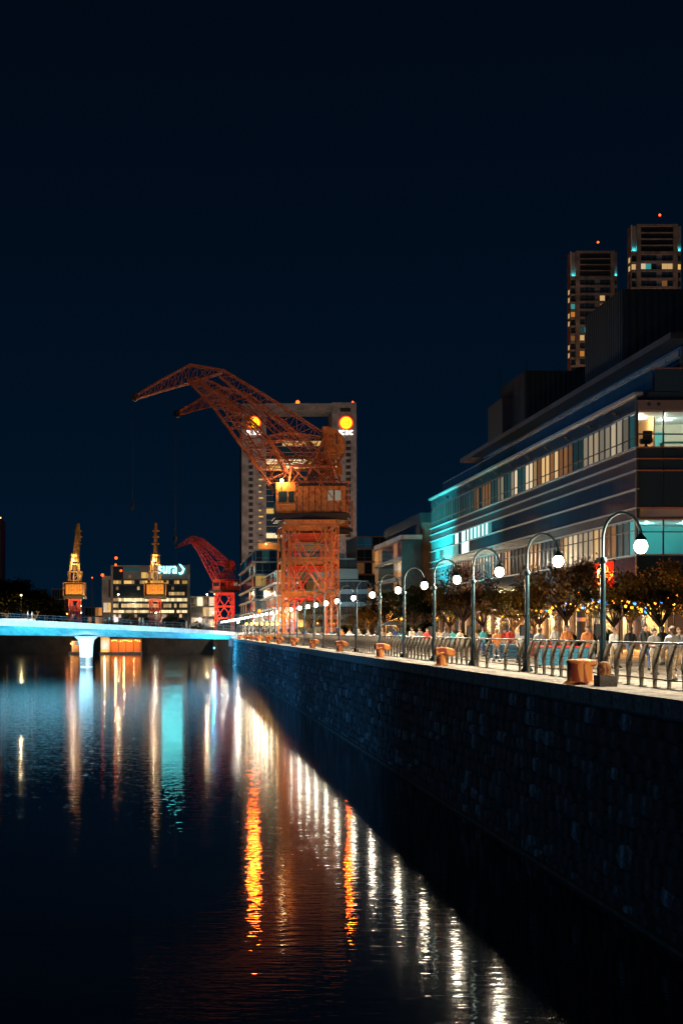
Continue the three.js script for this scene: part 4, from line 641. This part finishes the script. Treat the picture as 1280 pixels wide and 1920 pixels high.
  for (const [px, tx] of [[8, 12], [30, 24], [52, 60], [84, 72]]) flood(at(px, VY, 466).setY(1.2), at(tx, 1128, 484), [1, 0.7, 0.22], 3200, 26, 'added warm uplight on a short stand before the trees of the far bank', 'added tree uplights on the far bank', { stand: 1.2, seen: 0.5 });  // uplights added to brighten the foliage without a streak on the water
  // far street lamps
  const sl = thing('tall_street_lamp', 'tall slim street lamp with a bright bulb beyond the end of the dock', 'street lamp', at(222, VY, 475).setY(0), 'tall street lamps beyond the dock');
  const H0 = Y(1114.5, 475); part('pole', rod(V(0, 0, 0), V(0, H0, 0), 0.12, 0.07), M.steel, sl); part('lamp_head', new THREE.ConeGeometry(0.45, 0.3, 12).translate(0, H0 + 0.35, 0), M.darkMetal, sl); part('lamp_globe', new THREE.SphereGeometry(0.24, 12, 8).translate(0, H0, 0), glow([1, 0.72, 0.36], 22), sl);
  const c2 = copy(sl, at(388, VY, 475).setY(0)); for (const l of [sl, c2]) point(l, V(0, H0, 0), [1, 0.7, 0.34], 900, 10);
  for (const [px, py, cd, c] of [[292, 1149, 650, [1, 0.82, 0.55]], [152.5, 1149, 300, [1, 0.72, 0.4]], [40, 1116, 450, [1, 0.8, 0.38]], [126, 1151, 200, [1, 0.2, 0.04]], [399, 1149, 260, [1, 0.72, 0.4]], [152, 1136, 120, [1, 0.6, 0.3]]]) {
    const b = at(px, VY, 468).setY(0), h = Y(py, 468), q = thing('low_street_lamp', px === 126 ? 'red signal lamp post at the end of the dock' : 'low street lamp with a bright globe at the end of the dock', px === 126 ? 'signal lamp' : 'street lamp', b, px === 126 ? undefined : 'low street lamps at the end of the dock'); part('pole', rod(V(0, 0, 0), V(0, h - 0.2, 0), 0.09, 0.06), M.darkMetal, q); part('lamp_globe', new THREE.SphereGeometry(0.24, 10, 8).translate(0, h, 0), glow(c, 18), q); point(q, V(0, h, 0), c, cd, 10);
  }
  // floating restaurant at the far wall under the bridge
  const fr = thing('floating_restaurant', 'orange lit floating terrace moored at the end of the dock under the bridge', 'pontoon', V(0, 0, 0)), dd = 440, PX = px => X(px, dd), yw = WATER + 0.7;
  part('pontoon_deck', span(PX(186), PX(266), WATER - 0.3, yw, -dd, -dd - 7), M.concrete, fr); part('roof', span(PX(208), PX(264), yw + 4.1, yw + 4.3, -dd - 0.5, -dd - 7), mat([0.2, 0.06, 0.04], 0.8), fr); part('back_wall', span(PX(188), PX(264), yw, yw + 4, -dd - 6.6, -dd - 6.9), mat([0.5, 0.22, 0.08], 0.9), fr);
  part('kiosk', span(PX(188), PX(204), yw, yw + 4.6, -dd - 2, -dd - 6.5), mat([0.6, 0.4, 0.15], 0.9), fr); for (let k = 0; k < 4; k++) part('glowing_window_pane', span(PX(188.5 + k * 3.9), PX(192 + k * 3.9), yw + 0.6, yw + 4, -dd - 1.9, -dd - 2.05), W.gold, fr);
  for (const px of [208, 222, 236, 250, 263]) part('post', rod(V(PX(px), yw, -dd - 0.8), V(PX(px), yw + 4.1, -dd - 0.8), 0.1), M.darkMetal, fr); part('terrace_rail', [span(PX(208), PX(264), yw + 1.0, yw + 1.08, -dd - 0.4, -dd - 0.46), span(PX(208), PX(264), yw + 0.5, yw + 0.56, -dd - 0.4, -dd - 0.46)], mat([0.5, 0.1, 0.05], 0.6), fr);
  for (let k = 0; k < 14; k++) part('bulb', new THREE.SphereGeometry(0.13, 8, 6).translate(PX(210 + k * 4), yw + 3.5 + 0.15 * Math.sin(k * 1.3), -dd - 0.9), glow([1, 0.35, 0.06], 16), fr); for (const px of [216, 232, 250]) point(fr, V(PX(px), yw + 3.2, -dd - 2), [1, 0.38, 0.1], 60, 6); point(fr, V(PX(196), yw + 2, -dd - 0.6), [1, 0.55, 0.15], 90, 6);
  const sh = thing('waterside_kiosk', 'small warm lit kiosk at the waterline beside the white bridge pier', 'kiosk', V(0, 0, 0)); part('deck', span(PX(128), PX(150), WATER - 0.3, yw, -dd, -dd - 6), M.concrete, sh); part('wall', span(PX(134), PX(150), yw, yw + 3.4, -dd - 2, -dd - 6), mat([0.35, 0.2, 0.1], 0.9), sh); part('roof', span(PX(132), PX(151), yw + 3.4, yw + 3.7, -dd - 1, -dd - 6), M.darkMetal, sh); part('glowing_window_pane', span(PX(136), PX(139), yw + 1, yw + 3, -dd - 1.9, -dd - 2.05), W.orange, sh); part('glowing_window_pane', span(PX(140), PX(148), yw + 2.2, yw + 3.1, -dd - 1.9, -dd - 2.05), W.warmDim, sh); part('bulb', new THREE.SphereGeometry(0.15, 8, 6).translate(PX(133), yw + 2.6, -dd - 0.9), glow([1, 0.6, 0.2], 16), sh); point(sh, V(PX(133), yw + 2.6, -dd - 0.9), [1, 0.5, 0.15], 90, 6);
}

// ---------------------------------------------------------------- trees
function leafCloud(seed, n, rx, ry, rz, size, clumps, flatTop = 0.5) {
  const r = rng(seed), pos = [], nor = [], c = [];
  for (let k = 0; k < clumps; k++) { const a = r() * 6.283, e = Math.sqrt(r()), y = (r() * 2 - 1) * (1 - flatTop * e * e); c.push([Math.cos(a) * e * rx * 0.85, y * ry * 0.8, Math.sin(a) * e * rz * 0.85, 0.35 + 0.5 * r()]); }
  for (let i = 0; i < n; i++) {
    const k = c[Math.floor(r() * clumps)], s = k[3], g = () => (r() + r() + r() - 1.5) * 0.9;
    const p = V(k[0] + g() * s * rx * 0.55, k[1] + g() * s * ry * 0.55, k[2] + g() * s * rz * 0.55), a = V(r() - 0.5, r() - 0.5, r() - 0.5).normalize(), b = V(r() - 0.5, r() - 0.5, r() - 0.5).cross(a).normalize(), l = size * (0.6 + 0.8 * r()), w = l * 0.42, nn = a.clone().cross(b);
    const q = [p.clone().addScaledVector(a, -l / 2), p.clone().addScaledVector(b, w / 2), p.clone().addScaledVector(a, l / 2), p.clone().addScaledVector(b, -w / 2)];
    for (const t of [0, 1, 2, 0, 2, 3]) { pos.push(q[t].x, q[t].y, q[t].z); nor.push(nn.x, nn.y, nn.z); }
  }
  const g = new THREE.BufferGeometry(); g.setAttribute('position', new THREE.Float32BufferAttribute(pos, 3)); g.setAttribute('normal', new THREE.Float32BufferAttribute(nor, 3)); g.userData.c = c; return g;
}
function treeProto(seed, H, R, leaves, size, leafM, clumps = 26) {
  const r = rng(seed + 500), o = new THREE.Group(), th = H * 0.36, cy = H * 0.68, g = leafCloud(seed, leaves, R, H * 0.3, R, size, clumps), br = [rod(V(0, 0, 0), V(0.08, th * 0.5, 0.05), H * 0.028, H * 0.022), rod(V(0.08, th * 0.5, 0.05), V(0, th, 0), H * 0.022, H * 0.018)];
  const limbs = []; g.userData.c.slice(0, 12).forEach(([x, y, z]) => { const a = V(0, th - 0.1 - r() * 0.3, 0), b = V(x * 0.45 + (r() - 0.5) * 0.3, th + (cy + y * 0.5 - th) * 0.5, z * 0.45), e = V(x * 0.9, cy + y * 0.8, z * 0.9); limbs.push(rod(a, b, H * 0.012, H * 0.008, 6), rod(b, e, H * 0.008, H * 0.002, 5)); });
  part('trunk', br, M.bark, o); part('limbs', limbs, M.bark, o); part('crown', g.translate(0, cy, 0), leafM, o); return o;
}
function plant(proto, name, p, s, turn, label, group, category = 'tree') { const o = proto.clone(); o.name = numbered(name); o.position.copy(p); o.scale.setScalar(s); o.rotation.y = turn; scene.add(o); tag(o, label, category, group); return o; }
{
  const T = [treeProto(1, 6.6, 3.3, 3600, 0.26, M.leafA, 34), treeProto(2, 6.2, 3.1, 3000, 0.26, M.leafB, 30), treeProto(3, 6.9, 3.5, 3400, 0.26, M.leafA, 36), treeProto(4, 6.4, 3.0, 3000, 0.26, M.leafC, 28)];
  const bare = treeProto(9, 5.6, 2.4, 500, 0.24, M.leafA, 24), r = rng(66), near = 'umbrella shaped street tree on the promenade before the office block';
  const spots = [[1237, 28, 0], [1150, 33, 3], [1060, 28.5, 2], [960, 28, 1], [1010, 35, 3], [905, 30, 2], [868, 27, 0], [843, 33, 3], [806, 29, 1], [775, 27, 3], [748, 31, 0], [722, 28, 2], [700, 31, 0], [676, 29, 1], [1300, 33, 1], [1180, 39, 0]];
  spots.forEach(([px, lat, k], i) => plant(T[k], 'street_tree', V(lat, 0, -lat * F / (px - VX)), 0.85 + 0.36 * r(), r() * 6, i % 3 === 1 ? 'orange lit bushy street tree on the promenade' : near, 'street trees on the promenade'));
  for (const [px, lat] of [[655, 24], [683, 25], [610, 27], [585, 26], [1000, 40]]) plant(bare, 'bare_tree', V(lat, 0, -lat * F / (px - VX)), 0.9 + 0.2 * r(), r() * 6, 'almost bare young street tree behind the lamp posts', 'bare young trees');
  for (const [px, d, s, k] of [[205, 482, 0.9, 1], [232, 484, 1.0, 3], [252, 480, 1.1, 0], [275, 486, 1.0, 1], [318, 482, 1.15, 3], [336, 484, 0.95, 1], [372, 486, 0.75, 0], [165, 486, 0.9, 3]]) plant(T[k], 'park_tree', at(px, VY, d).setY(0), s, r() * 6, 'low park tree beyond the end of the dock', 'park trees beyond the dock');
  const big = [treeProto(21, 17, 7.5, 6500, 0.75, M.leafC, 44), treeProto(22, 14, 6, 5500, 0.7, M.leafB, 40)];
  for (const [px, d, s, k, l] of [[8, 505, 1.3, 0, 'tallest dark tree at the left bank'], [48, 492, 1.05, 0, 'big dark tree left of the yellow crane'], [85, 496, 1.05, 1, 'broad dark tree beside the yellow crane'], [14, 483, 1.2, 1, 'lower tree lit gold by a street lamp'], [66, 483, 1.15, 1, 'lower gold lit tree behind the bridge rail'], [110, 505, 0.7, 1, 'small dark tree behind the left yellow crane']]) plant(big[k], 'park_tree', at(px, VY, d).setY(0), s, r() * 6, l, 'big trees on the far bank');
  const shrub = new THREE.Group(); part('foliage', leafCloud(40, 1400, 1.1, 0.75, 1.1, 0.3, 14, 0.3).translate(0, 0.8, 0), M.leafB, shrub); part('stem', [rod(V(0, 0, 0), V(0.1, 0.8, 0), 0.05), rod(V(0, 0, 0), V(-0.3, 0.9, 0.2), 0.04)], M.bark, shrub);
  for (const [px, lat, s] of [[795, 21, 1.5], [775, 22, 1.4], [655, 21, 1.5], [668, 22, 1.4], [640, 22, 1.2], [1120, 27, 1.0], [1085, 27, 0.9], [900, 25, 1.1], [850, 24, 1.1]]) plant(shrub, 'shrub', V(lat, 0, -lat * F / (px - VX)), s, r() * 6, 'leafy shrub on the promenade lit by warm lanterns', 'shrubs on the promenade', 'shrub');
}

// ---------------------------------------------------------------- promenade: lanterns, string lights, neon sign, stalls
{
  const l = thing('lantern_post', 'low lantern post with an orange globe under the trees', 'lantern', V(0, 0, 0), 'orange lanterns under the trees'); part('pole', rod(V(0, 0, 0), V(0, 3.0, 0), 0.05, 0.04), M.darkMetal, l); part('lantern_globe', new THREE.SphereGeometry(0.15, 12, 8).translate(0, 3.14, 0), glow([1, 0.3, 0.02], 7), l); part('lantern_cap', new THREE.ConeGeometry(0.2, 0.12, 12).translate(0, 3.34, 0), M.darkMetal, l);
  const list = [[1262, 31, 46], [1200, 37, 46], [1100, 33, 46], [1030, 30, 40], [985, 37, 50], [940, 34, 50], [900, 37, 50], [818, 32, 42], [840, 35, 30], [745, 33, 40], [752, 30, 24], [730, 34, 40], [715, 36, 40], [690, 35, 50], [610, 33, 60], [625, 34, 60], [595, 30, 40]];
  list.forEach(([px, lat, cd], i) => { const p = V(lat, 0, -lat * F / (px - VX)), q = i ? copy(l, p) : l; if (!i) l.position.copy(p); point(q, V(0, 3.14, 0), [1, 0.42, 0.1], cd * 4.6, 6); });
  // row of sodium lamps by the crane foot
  for (let k = 0; k < 7; k++) { const px = 462 + k * 9.6, d = 224 - k * 6.5, q = thing('awning_lamp', 'bright sodium terrace lamp behind the crane foot', 'lamp', at(px, VY, d).setY(0), 'sodium terrace lamps by the crane'); const h = Y(1170, d); part('pole', rod(V(0, 0, 0), V(0, h - 0.15, 0), 0.05), M.darkMetal, q); part('bulb', new THREE.SphereGeometry(0.2, 10, 8).translate(0, h, 0), glow([1, 0.5, 0.06], 9), q); point(q, V(0, h, 0), [1, 0.5, 0.12], 75, 8); }
  { const p = at(486, VY, 226).setY(0), q = thing('signal_lamp', 'orange red signal lamp on a thin pole above the row of quay lamps', 'lamp', p), h = Y(1145.5, 226); part('pole', rod(V(0, 0, 0), V(0, h - 0.15, 0), 0.05), M.darkMetal, q); part('bulb', new THREE.SphereGeometry(0.28, 10, 8).translate(0, h, 0), glow([1, 0.12, 0.005], 7), q); point(q, V(0, h, 0), [1, 0.2, 0.03], 120, 8); }
  { const p = at(446, VY, 276).setY(0), q = thing('bridgehead_lamp', 'very bright white lamp at the bridge landing on the quay', 'lamp', p), h = Y(1166, 276); part('pole', rod(V(0, 0, 0), V(0, h - 0.2, 0), 0.07), M.darkMetal, q); part('bulb', new THREE.SphereGeometry(0.24, 10, 8).translate(0, h, 0), glow([1, 0.93, 0.8], 40), q); point(q, V(0, h, 0), [1, 0.9, 0.72], 380, 8); }
  // string lights
  const amber = glow([1, 0.3, 0.02], 6), blue = glow([0.02, 0.3, 1], 5), bulbG = new THREE.SphereGeometry(0.11, 8, 6);
  const strings = [[1165, 1122, 1282, 1105, 96, 84, 9], [1150, 1128, 1290, 1120, 108, 90, 11], [1060, 1128, 1160, 1120, 116, 106, 10], [1085, 1110, 1175, 1118, 118, 108, 7], [1040, 1135, 1110, 1127, 126, 116, 8], [1200, 1140, 1285, 1125, 100, 92, 8], [985, 1136, 1045, 1131, 138, 124, 6]];
  strings.forEach(([x0, y0, x1, y1, d0, d1, n], s) => {
    const a = at(x0, y0, d0), b = at(x1, y1, d1), o = thing('string_lights', 'sagging string of amber and blue bulbs hung between the promenade trees', 'string lights', V(0, 0, 0), 'string lights between the trees'), pts = [];
    for (let k = 0; k <= 16; k++) { const t = k / 16, p = a.clone().lerp(b, t); p.y -= 0.5 * 4 * t * (1 - t); pts.push(p); }
    part('cable', new THREE.TubeGeometry(new THREE.CatmullRomCurve3(pts), 32, 0.012, 4), M.black, o);
    for (let k = 0; k <= n; k++) { const t = k / n, p = a.clone().lerp(b, t); p.y -= 0.5 * 4 * t * (1 - t) + 0.1; const m = part('bulb', bulbG, (k + s) % 4 === 2 || (s === 3 && k > 1 && k < 6) ? blue : amber, o); m.position.copy(p); }
    for (const e of [a, b]) part('support_pole', rod(V(e.x, 0, e.z), e, 0.04), M.darkMetal, o);
    const mid = a.clone().lerp(b, 0.5); point(o, V(mid.x, mid.y - 0.75, mid.z), s === 3 ? [0.2, 0.5, 1] : [1, 0.42, 0.1], 40, 20);
  });
  // vertical neon sign
  const nd = 134, o = thing('neon_sign', 'tall red neon sign with an upright loop and a small script beside it', 'sign', at(1122, VY, nd).setY(0)), red = glow([1, 0.09, 0.01], 16), hot = glow([1, 0.32, 0.08], 26);
  const yc = Y(1078, nd), loop = new THREE.CatmullRomCurve3(Array.from({ length: 17 }, (_, k) => { const a = k / 16 * 6.283; return V(0.16 * Math.cos(a), yc + 0.85 * Math.sin(a), 0.2); }), true);
  part('backboard', span(-0.45, 1.35, yc - 1.3, yc + 1.3, 0, 0.12), mat([0.3, 0.03, 0.02], 0.7), o); part('neon_tube_light', new THREE.TubeGeometry(loop, 40, 0.1, 8, true), hot, o);
  part('neon_tube_light', new THREE.TubeGeometry(new THREE.CatmullRomCurve3([V(0.55, yc - 0.6, 0.2), V(0.75, yc + 0.6, 0.2), V(0.6, yc + 0.9, 0.2), V(0.6, yc + 0.1, 0.2), V(0.85, yc - 0.5, 0.2), V(1.0, yc + 0.1, 0.2), V(0.85, yc + 0.3, 0.2), V(1.1, yc - 0.2, 0.2), V(1.25, yc + 0.4, 0.2)]), 40, 0.045, 6), red, o);
  part('post', rod(V(0.45, 0, -0.05), V(0.45, yc - 1.3, -0.05), 0.09), M.darkMetal, o); point(o, V(0.2, yc, 0.9), [1, 0.1, 0.03], 90, 20);
  // stalls and tables
  const stall = (px, lat, label, topC, skirtC, w, h) => { const d = lat * F / (px - VX), s = thing('market_table', label, 'table', V(lat, 0, -d), 'market tables behind the railing'); part('table_top', new RoundedBoxGeometry(w, 0.09, 0.9, 1, 0.03).translate(0, h, 0), mat(topC, 0.7), s); part('cloth_skirt', span(-w / 2 + 0.05, w / 2 - 0.05, 0.12, h - 0.05, -0.4, 0.4), mat(skirtC, 0.85), s); for (const x of [-w / 2 + 0.1, w / 2 - 0.1]) part('leg', rod(V(x, 0, 0), V(x, 0.14, 0), 0.04), M.darkMetal, s); };
  stall(1058, 16.8, 'market table with a red top and a blue cloth behind the railing', [0.6, 0.03, 0.02], [0.03, 0.2, 0.32], 2.4, 0.9); stall(950, 17.5, 'market table with a dark blue cloth behind the railing', [0.08, 0.2, 0.28], [0.03, 0.12, 0.2], 2.2, 0.85); stall(1015, 21, 'low red topped table further back on the promenade', [0.6, 0.05, 0.03], [0.2, 0.05, 0.03], 2.2, 0.9);
  const par = (px, lat, c, label) => { const d = lat * F / (px - VX), s = thing('parasol', label, 'parasol', V(lat, 0, -d), 'parasols on the promenade'); part('pole', rod(V(0, 0, 0), V(0, 2.7, 0), 0.03), M.steel, s); part('canopy', new THREE.ConeGeometry(1.5, 0.55, 8, 1, true).translate(0, 2.5, 0), mat(c, 0.85, 0, { side: THREE.DoubleSide }), s); part('base', new THREE.CylinderGeometry(0.28, 0.3, 0.08, 16).translate(0, 0.04, 0), M.concrete, s); };
  par(735, 23.5, [0.08, 0.12, 0.16], 'closed dark parasol beside the orange lanterns'); par(648, 24, [0.05, 0.16, 0.3], 'blue parasol beside the right crane leg');
  const tot = (px, lat, label) => { const d = lat * F / (px - VX), s = thing('advertising_totem', label, 'totem', V(lat, 0, -d), 'totems on the promenade'); part('column', new THREE.CylinderGeometry(0.28, 0.28, 2.9, 18).translate(0, 1.45, 0), M.black, s); part('band', new THREE.CylinderGeometry(0.285, 0.285, 0.25, 18, 1, true).translate(0, 2.35, 0), mat([0.6, 0.3, 0.25], 0.6), s); };
  tot(1088, 27, 'round black advertising totem with a pale ring behind the trees'); 
}

// ---------------------------------------------------------------- people
const sdCap = (p, a, b, ra, rb) => { const bx = b[0] - a[0], by = b[1] - a[1], bz = b[2] - a[2], px = p[0] - a[0], py = p[1] - a[1], pz = p[2] - a[2]; let t = (px * bx + py * by + pz * bz) / (bx * bx + by * by + bz * bz + 1e-9); t = t < 0 ? 0 : t > 1 ? 1 : t; const dx = px - bx * t, dy = py - by * t, dz = pz - bz * t; return Math.sqrt(dx * dx + dy * dy + dz * dz) - (ra + (rb - ra) * t); };
function sdfMesh(bones, c, half, res, k = 0.03) {
  const mc = new MarchingCubes(res, new THREE.MeshBasicMaterial(), false, false, 60000); mc.isolation = 0; const hs = res / 2; let i = 0;
  for (let z = 0; z < res; z++) for (let y = 0; y < res; y++) for (let x = 0; x < res; x++) {
    const p = [c[0] + (x - hs) / hs * half, c[1] + (y - hs) / hs * half, c[2] + (z - hs) / hs * half]; let d = 1e9;
    for (const [a, b, ra, rb] of bones) { const e = sdCap(p, a, b, ra, rb), h = Math.max(k - Math.abs(d - e), 0) / k; d = Math.min(d, e) - h * h * k * 0.25; }
    mc.field[i++] = -d;
  }
  mc.update(); const n = mc.count, g = new THREE.BufferGeometry(), pos = mc.positionArray.slice(0, n * 3), nor = mc.normalArray.slice(0, n * 3);
  for (let q = 0; q < n; q++) for (let e = 0; e < 3; e++) pos[3 * q + e] = c[e] + pos[3 * q + e] * half;
  g.setAttribute('position', new THREE.BufferAttribute(pos, 3)); g.setAttribute('normal', new THREE.BufferAttribute(nor, 3)); g.computeVertexNormals(); return uvm(g);
}
function personShapes(q) {   // q: step (leg swing), arms swing, bend of one elbow
  const hip = 0.92, s = q.step, legs = [];
  const leg = (side, sw) => { const h = [side * 0.09, hip, 0], kn = [side * 0.1, 0.5, sw * 0.55 + 0.03], an = [side * 0.1, 0.09, sw - (sw < 0 ? 0.06 : 0)], toe = [side * 0.12, 0.035, an[2] + 0.17]; legs.push([h, kn, 0.085, 0.058], [kn, an, 0.056, 0.038]); return [[an, toe, 0.05, 0.034], [[an[0], 0.04, an[2] - 0.04], toe, 0.04, 0.036]]; };
  const feet = [...leg(-1, s), ...leg(1, -s)];
  const arms = [], hands = [], fingers = [];
  for (const [side, sw, el] of [[-1, -q.arm, q.elL], [1, q.arm, q.elR]]) {
    const sh = [side * 0.18, 1.395, 0], e = [side * 0.24, 1.13, sw * 0.5 - 0.02], w = [side * (0.245 - 0.05 * el), 1.13 - 0.25 * Math.cos(el), sw * 0.8 + 0.25 * Math.sin(el)];
    arms.push([sh, e, 0.052, 0.042]); hands.push([e, w, 0.04, 0.028]); const dv = [w[0] - e[0], w[1] - e[1], w[2] - e[2]], L = Math.hypot(...dv), u = dv.map(v => v / L), pm = w.map((v, i) => v + u[i] * 0.07);
    hands.push([w, pm, 0.028, 0.036]);
    for (let f = 0; f < 4; f++) { const o = (f - 1.5) * 0.019, b0 = V(pm[0], pm[1], pm[2] + o), len = [0.062, 0.075, 0.07, 0.055][f], m = V(b0.x + u[0] * len * 0.5 , b0.y + u[1] * len * 0.5, b0.z + u[2] * len * 0.5), t = V(m.x + u[0] * len * 0.4 - side * 0.018, m.y + u[1] * len * 0.4, m.z + u[2] * len * 0.4); fingers.push(rod(b0, m, 0.0095, 0.009, 6), rod(m, t, 0.009, 0.007, 6)); }
    const tb = V(w[0] + u[0] * 0.03, w[1] + u[1] * 0.03, w[2] + 0.03); fingers.push(rod(tb, V(tb.x + u[0] * 0.05, tb.y + u[1] * 0.05, tb.z + 0.035), 0.011, 0.009, 6));
  }
  const torso = [[[0, 0.95, 0], [0, 1.12, 0], 0.135, 0.12], [[-0.05, 1.15, 0], [-0.1, 1.38, 0], 0.115, 0.1], [[0.05, 1.15, 0], [0.1, 1.38, 0], 0.115, 0.1], [[-0.13, 1.385, 0], [0.13, 1.385, 0], 0.06, 0.06], [[-0.02, 1.47, -0.01], [-0.15, 1.4, 0], 0.05, 0.045], [[0.02, 1.47, -0.01], [0.15, 1.4, 0], 0.05, 0.045]];
  const neck = [[[0, 1.42, 0], [0, 1.56, 0.015], 0.058, 0.052]];
  const grow = (a, d) => a.map(([x, y, ra, rb]) => [x, y, ra + d, rb + d]);
  const head = sdfMesh([[[0, 1.66, 0], [0, 1.64, 0.02], 0.098, 0.088], [[0, 1.6, 0.05], [0, 1.575, 0.06], 0.055, 0.04], [[0, 1.645, 0.1], [0, 1.615, 0.122], 0.012, 0.016], [[-0.095, 1.64, 0], [-0.098, 1.615, 0], 0.022, 0.014], [[0.095, 1.64, 0], [0.098, 1.615, 0], 0.022, 0.014], [[-0.035, 1.665, 0.09], [0.035, 1.665, 0.09], 0.014, 0.014], [[-0.022, 1.588, 0.092], [0.022, 1.588, 0.092], 0.01, 0.01], [[0, 1.5, 0.01], [0, 1.58, 0.015], 0.052, 0.052]], [0, 1.62, 0], 0.16, 40, 0.02);
  const body = sdfMesh([...torso, ...neck, ...legs, ...arms, ...hands, ...feet], [0, 0.9, 0], 0.98, 78);
  return { body: merge([body, head, ...fingers]), shirt: sdfMesh(grow([...torso, ...arms], 0.018), [0, 1.2, 0], 0.5, 56, 0.02), trousers: sdfMesh(grow([[[0, 0.95, 0], [0, 1.0, 0], 0.13, 0.12], ...legs.map(([a, b, x, y]) => [a, b, x, y])], 0.018), [0, 0.55, 0], 0.62, 50), shoes: sdfMesh(grow(feet, 0.012), [0, 0.1, 0], 0.5, 50), hair: sdfMesh([[[0, 1.69, -0.02], [0, 1.68, 0.0], 0.105, 0.1], [[0, 1.64, -0.055], [0, q.hair, -0.06], 0.075, 0.05]], [0, 1.6, -0.02], 0.26, 36) };
}
{
  const S = [personShapes({ step: 0.22, arm: 0.2, elL: 0.4, elR: 0.5, hair: 1.6 }), personShapes({ step: 0.03, arm: 0.03, elL: 1.5, elR: 0.3, hair: 1.48 }), personShapes({ step: -0.14, arm: -0.12, elL: 0.3, elR: 1.3, hair: 1.6 })];
  const skins = [[0.5, 0.3, 0.2], [0.38, 0.22, 0.14], [0.56, 0.36, 0.26]].map(c => mat(c, 0.6)), hairs = [[0.02, 0.014, 0.01], [0.06, 0.035, 0.02], [0.18, 0.11, 0.05]].map(c => mat(c, 0.7)), shoe = mat([0.03, 0.03, 0.03], 0.6);
  const tops = [['white', [0.7, 0.68, 0.64]], ['red', [0.5, 0.04, 0.03]], ['teal', [0.05, 0.3, 0.34]], ['orange', [0.6, 0.2, 0.06]], ['dark blue', [0.04, 0.08, 0.2]], ['grey', [0.25, 0.25, 0.25]], ['cream', [0.62, 0.5, 0.36]], ['black', [0.02, 0.02, 0.02]]].map(([n, c]) => [n, mat(c, 0.85)]);
  const pants = [['blue jeans', [0.06, 0.1, 0.2]], ['black trousers', [0.02, 0.02, 0.022]], ['beige trousers', [0.4, 0.32, 0.22]], ['grey trousers', [0.16, 0.16, 0.17]]].map(([n, c]) => [n, mat(c, 0.9)]), r = rng(2024);
  const where = [[1258, 15.6, 0], [1225, 17.5, 1], [1208, 19, 2], [1180, 21, 0], [1150, 19, 2], [1100, 18.5, 1], [1062, 20, 0], [1040, 21.5, 1], [1010, 16.5, 0], [975, 17, 2], [955, 20, 0], [930, 16.5, 2], [905, 19, 1], [890, 22, 0], [862, 17, 2], [848, 19, 0], [835, 17.5, 1], [822, 21, 2], [800, 17, 0], [786, 19, 1], [772, 18, 2], [752, 17, 0], [741, 19.5, 1], [730, 18, 0], [716, 17, 2], [704, 19, 1], [690, 18, 0], [672, 17, 2], [655, 18.5, 0], [640, 17, 1], [622, 18, 2], [606, 17.5, 0], [590, 18.5, 1], [575, 17, 2], [560, 17.5, 0], [1272, 20, 2], [1240, 23, 1], [1125, 24, 2], [995, 24, 1], [945, 25, 0], [510, 17, 1], [498, 16.5, 2], [520, 18, 0], [480, 16.5, 0]];
  const person = (p, k, turn, place, group) => {
    const s = S[k], [tn, tm] = tops[Math.floor(r() * 8)], [pn, pm] = pants[Math.floor(r() * 4)], o = thing('person', `person in a ${tn} top and ${pn} ${['walking', 'standing', 'strolling'][k]} ${place}`, 'person', p, group);
    part('body', s.body, skins[Math.floor(r() * 3)], o); part('shirt', s.shirt, tm, o); part('trousers', s.trousers, pm, o); part('shoes', s.shoes, shoe, o); part('hair', s.hair, hairs[Math.floor(r() * 3)], o); o.rotation.y = turn; o.scale.setScalar(0.94 + 0.12 * r()); return o;
  };
  where.forEach(([px, lat, k]) => person(V(lat, 0, -lat * F / (px - VX)), k, r() < 0.5 ? r() * 0.5 : Math.PI + r() * 0.6, 'on the promenade', 'people on the promenade'));
  for (const [px, k, t] of [[52, 1, 1.5], [60, 0, 1.4], [136, 0, -1.5], [205, 2, 1.6], [262, 1, 0.6], [268, 0, 1.5], [350, 2, -1.5], [385, 0, 1.6]]) { const yt = px < 330 ? 1160 + px * 0.052 : 1177.2 + (px - 330) * 0.07; person(V(X(px, 288), Y(yt, 286), -288.5), k, t, 'across the white footbridge', 'people on the footbridge'); }
}
scene.traverse(o => { if (o.isMesh) { o.castShadow = true; o.receiveShadow = true; } });
renderer.render(scene, camera);
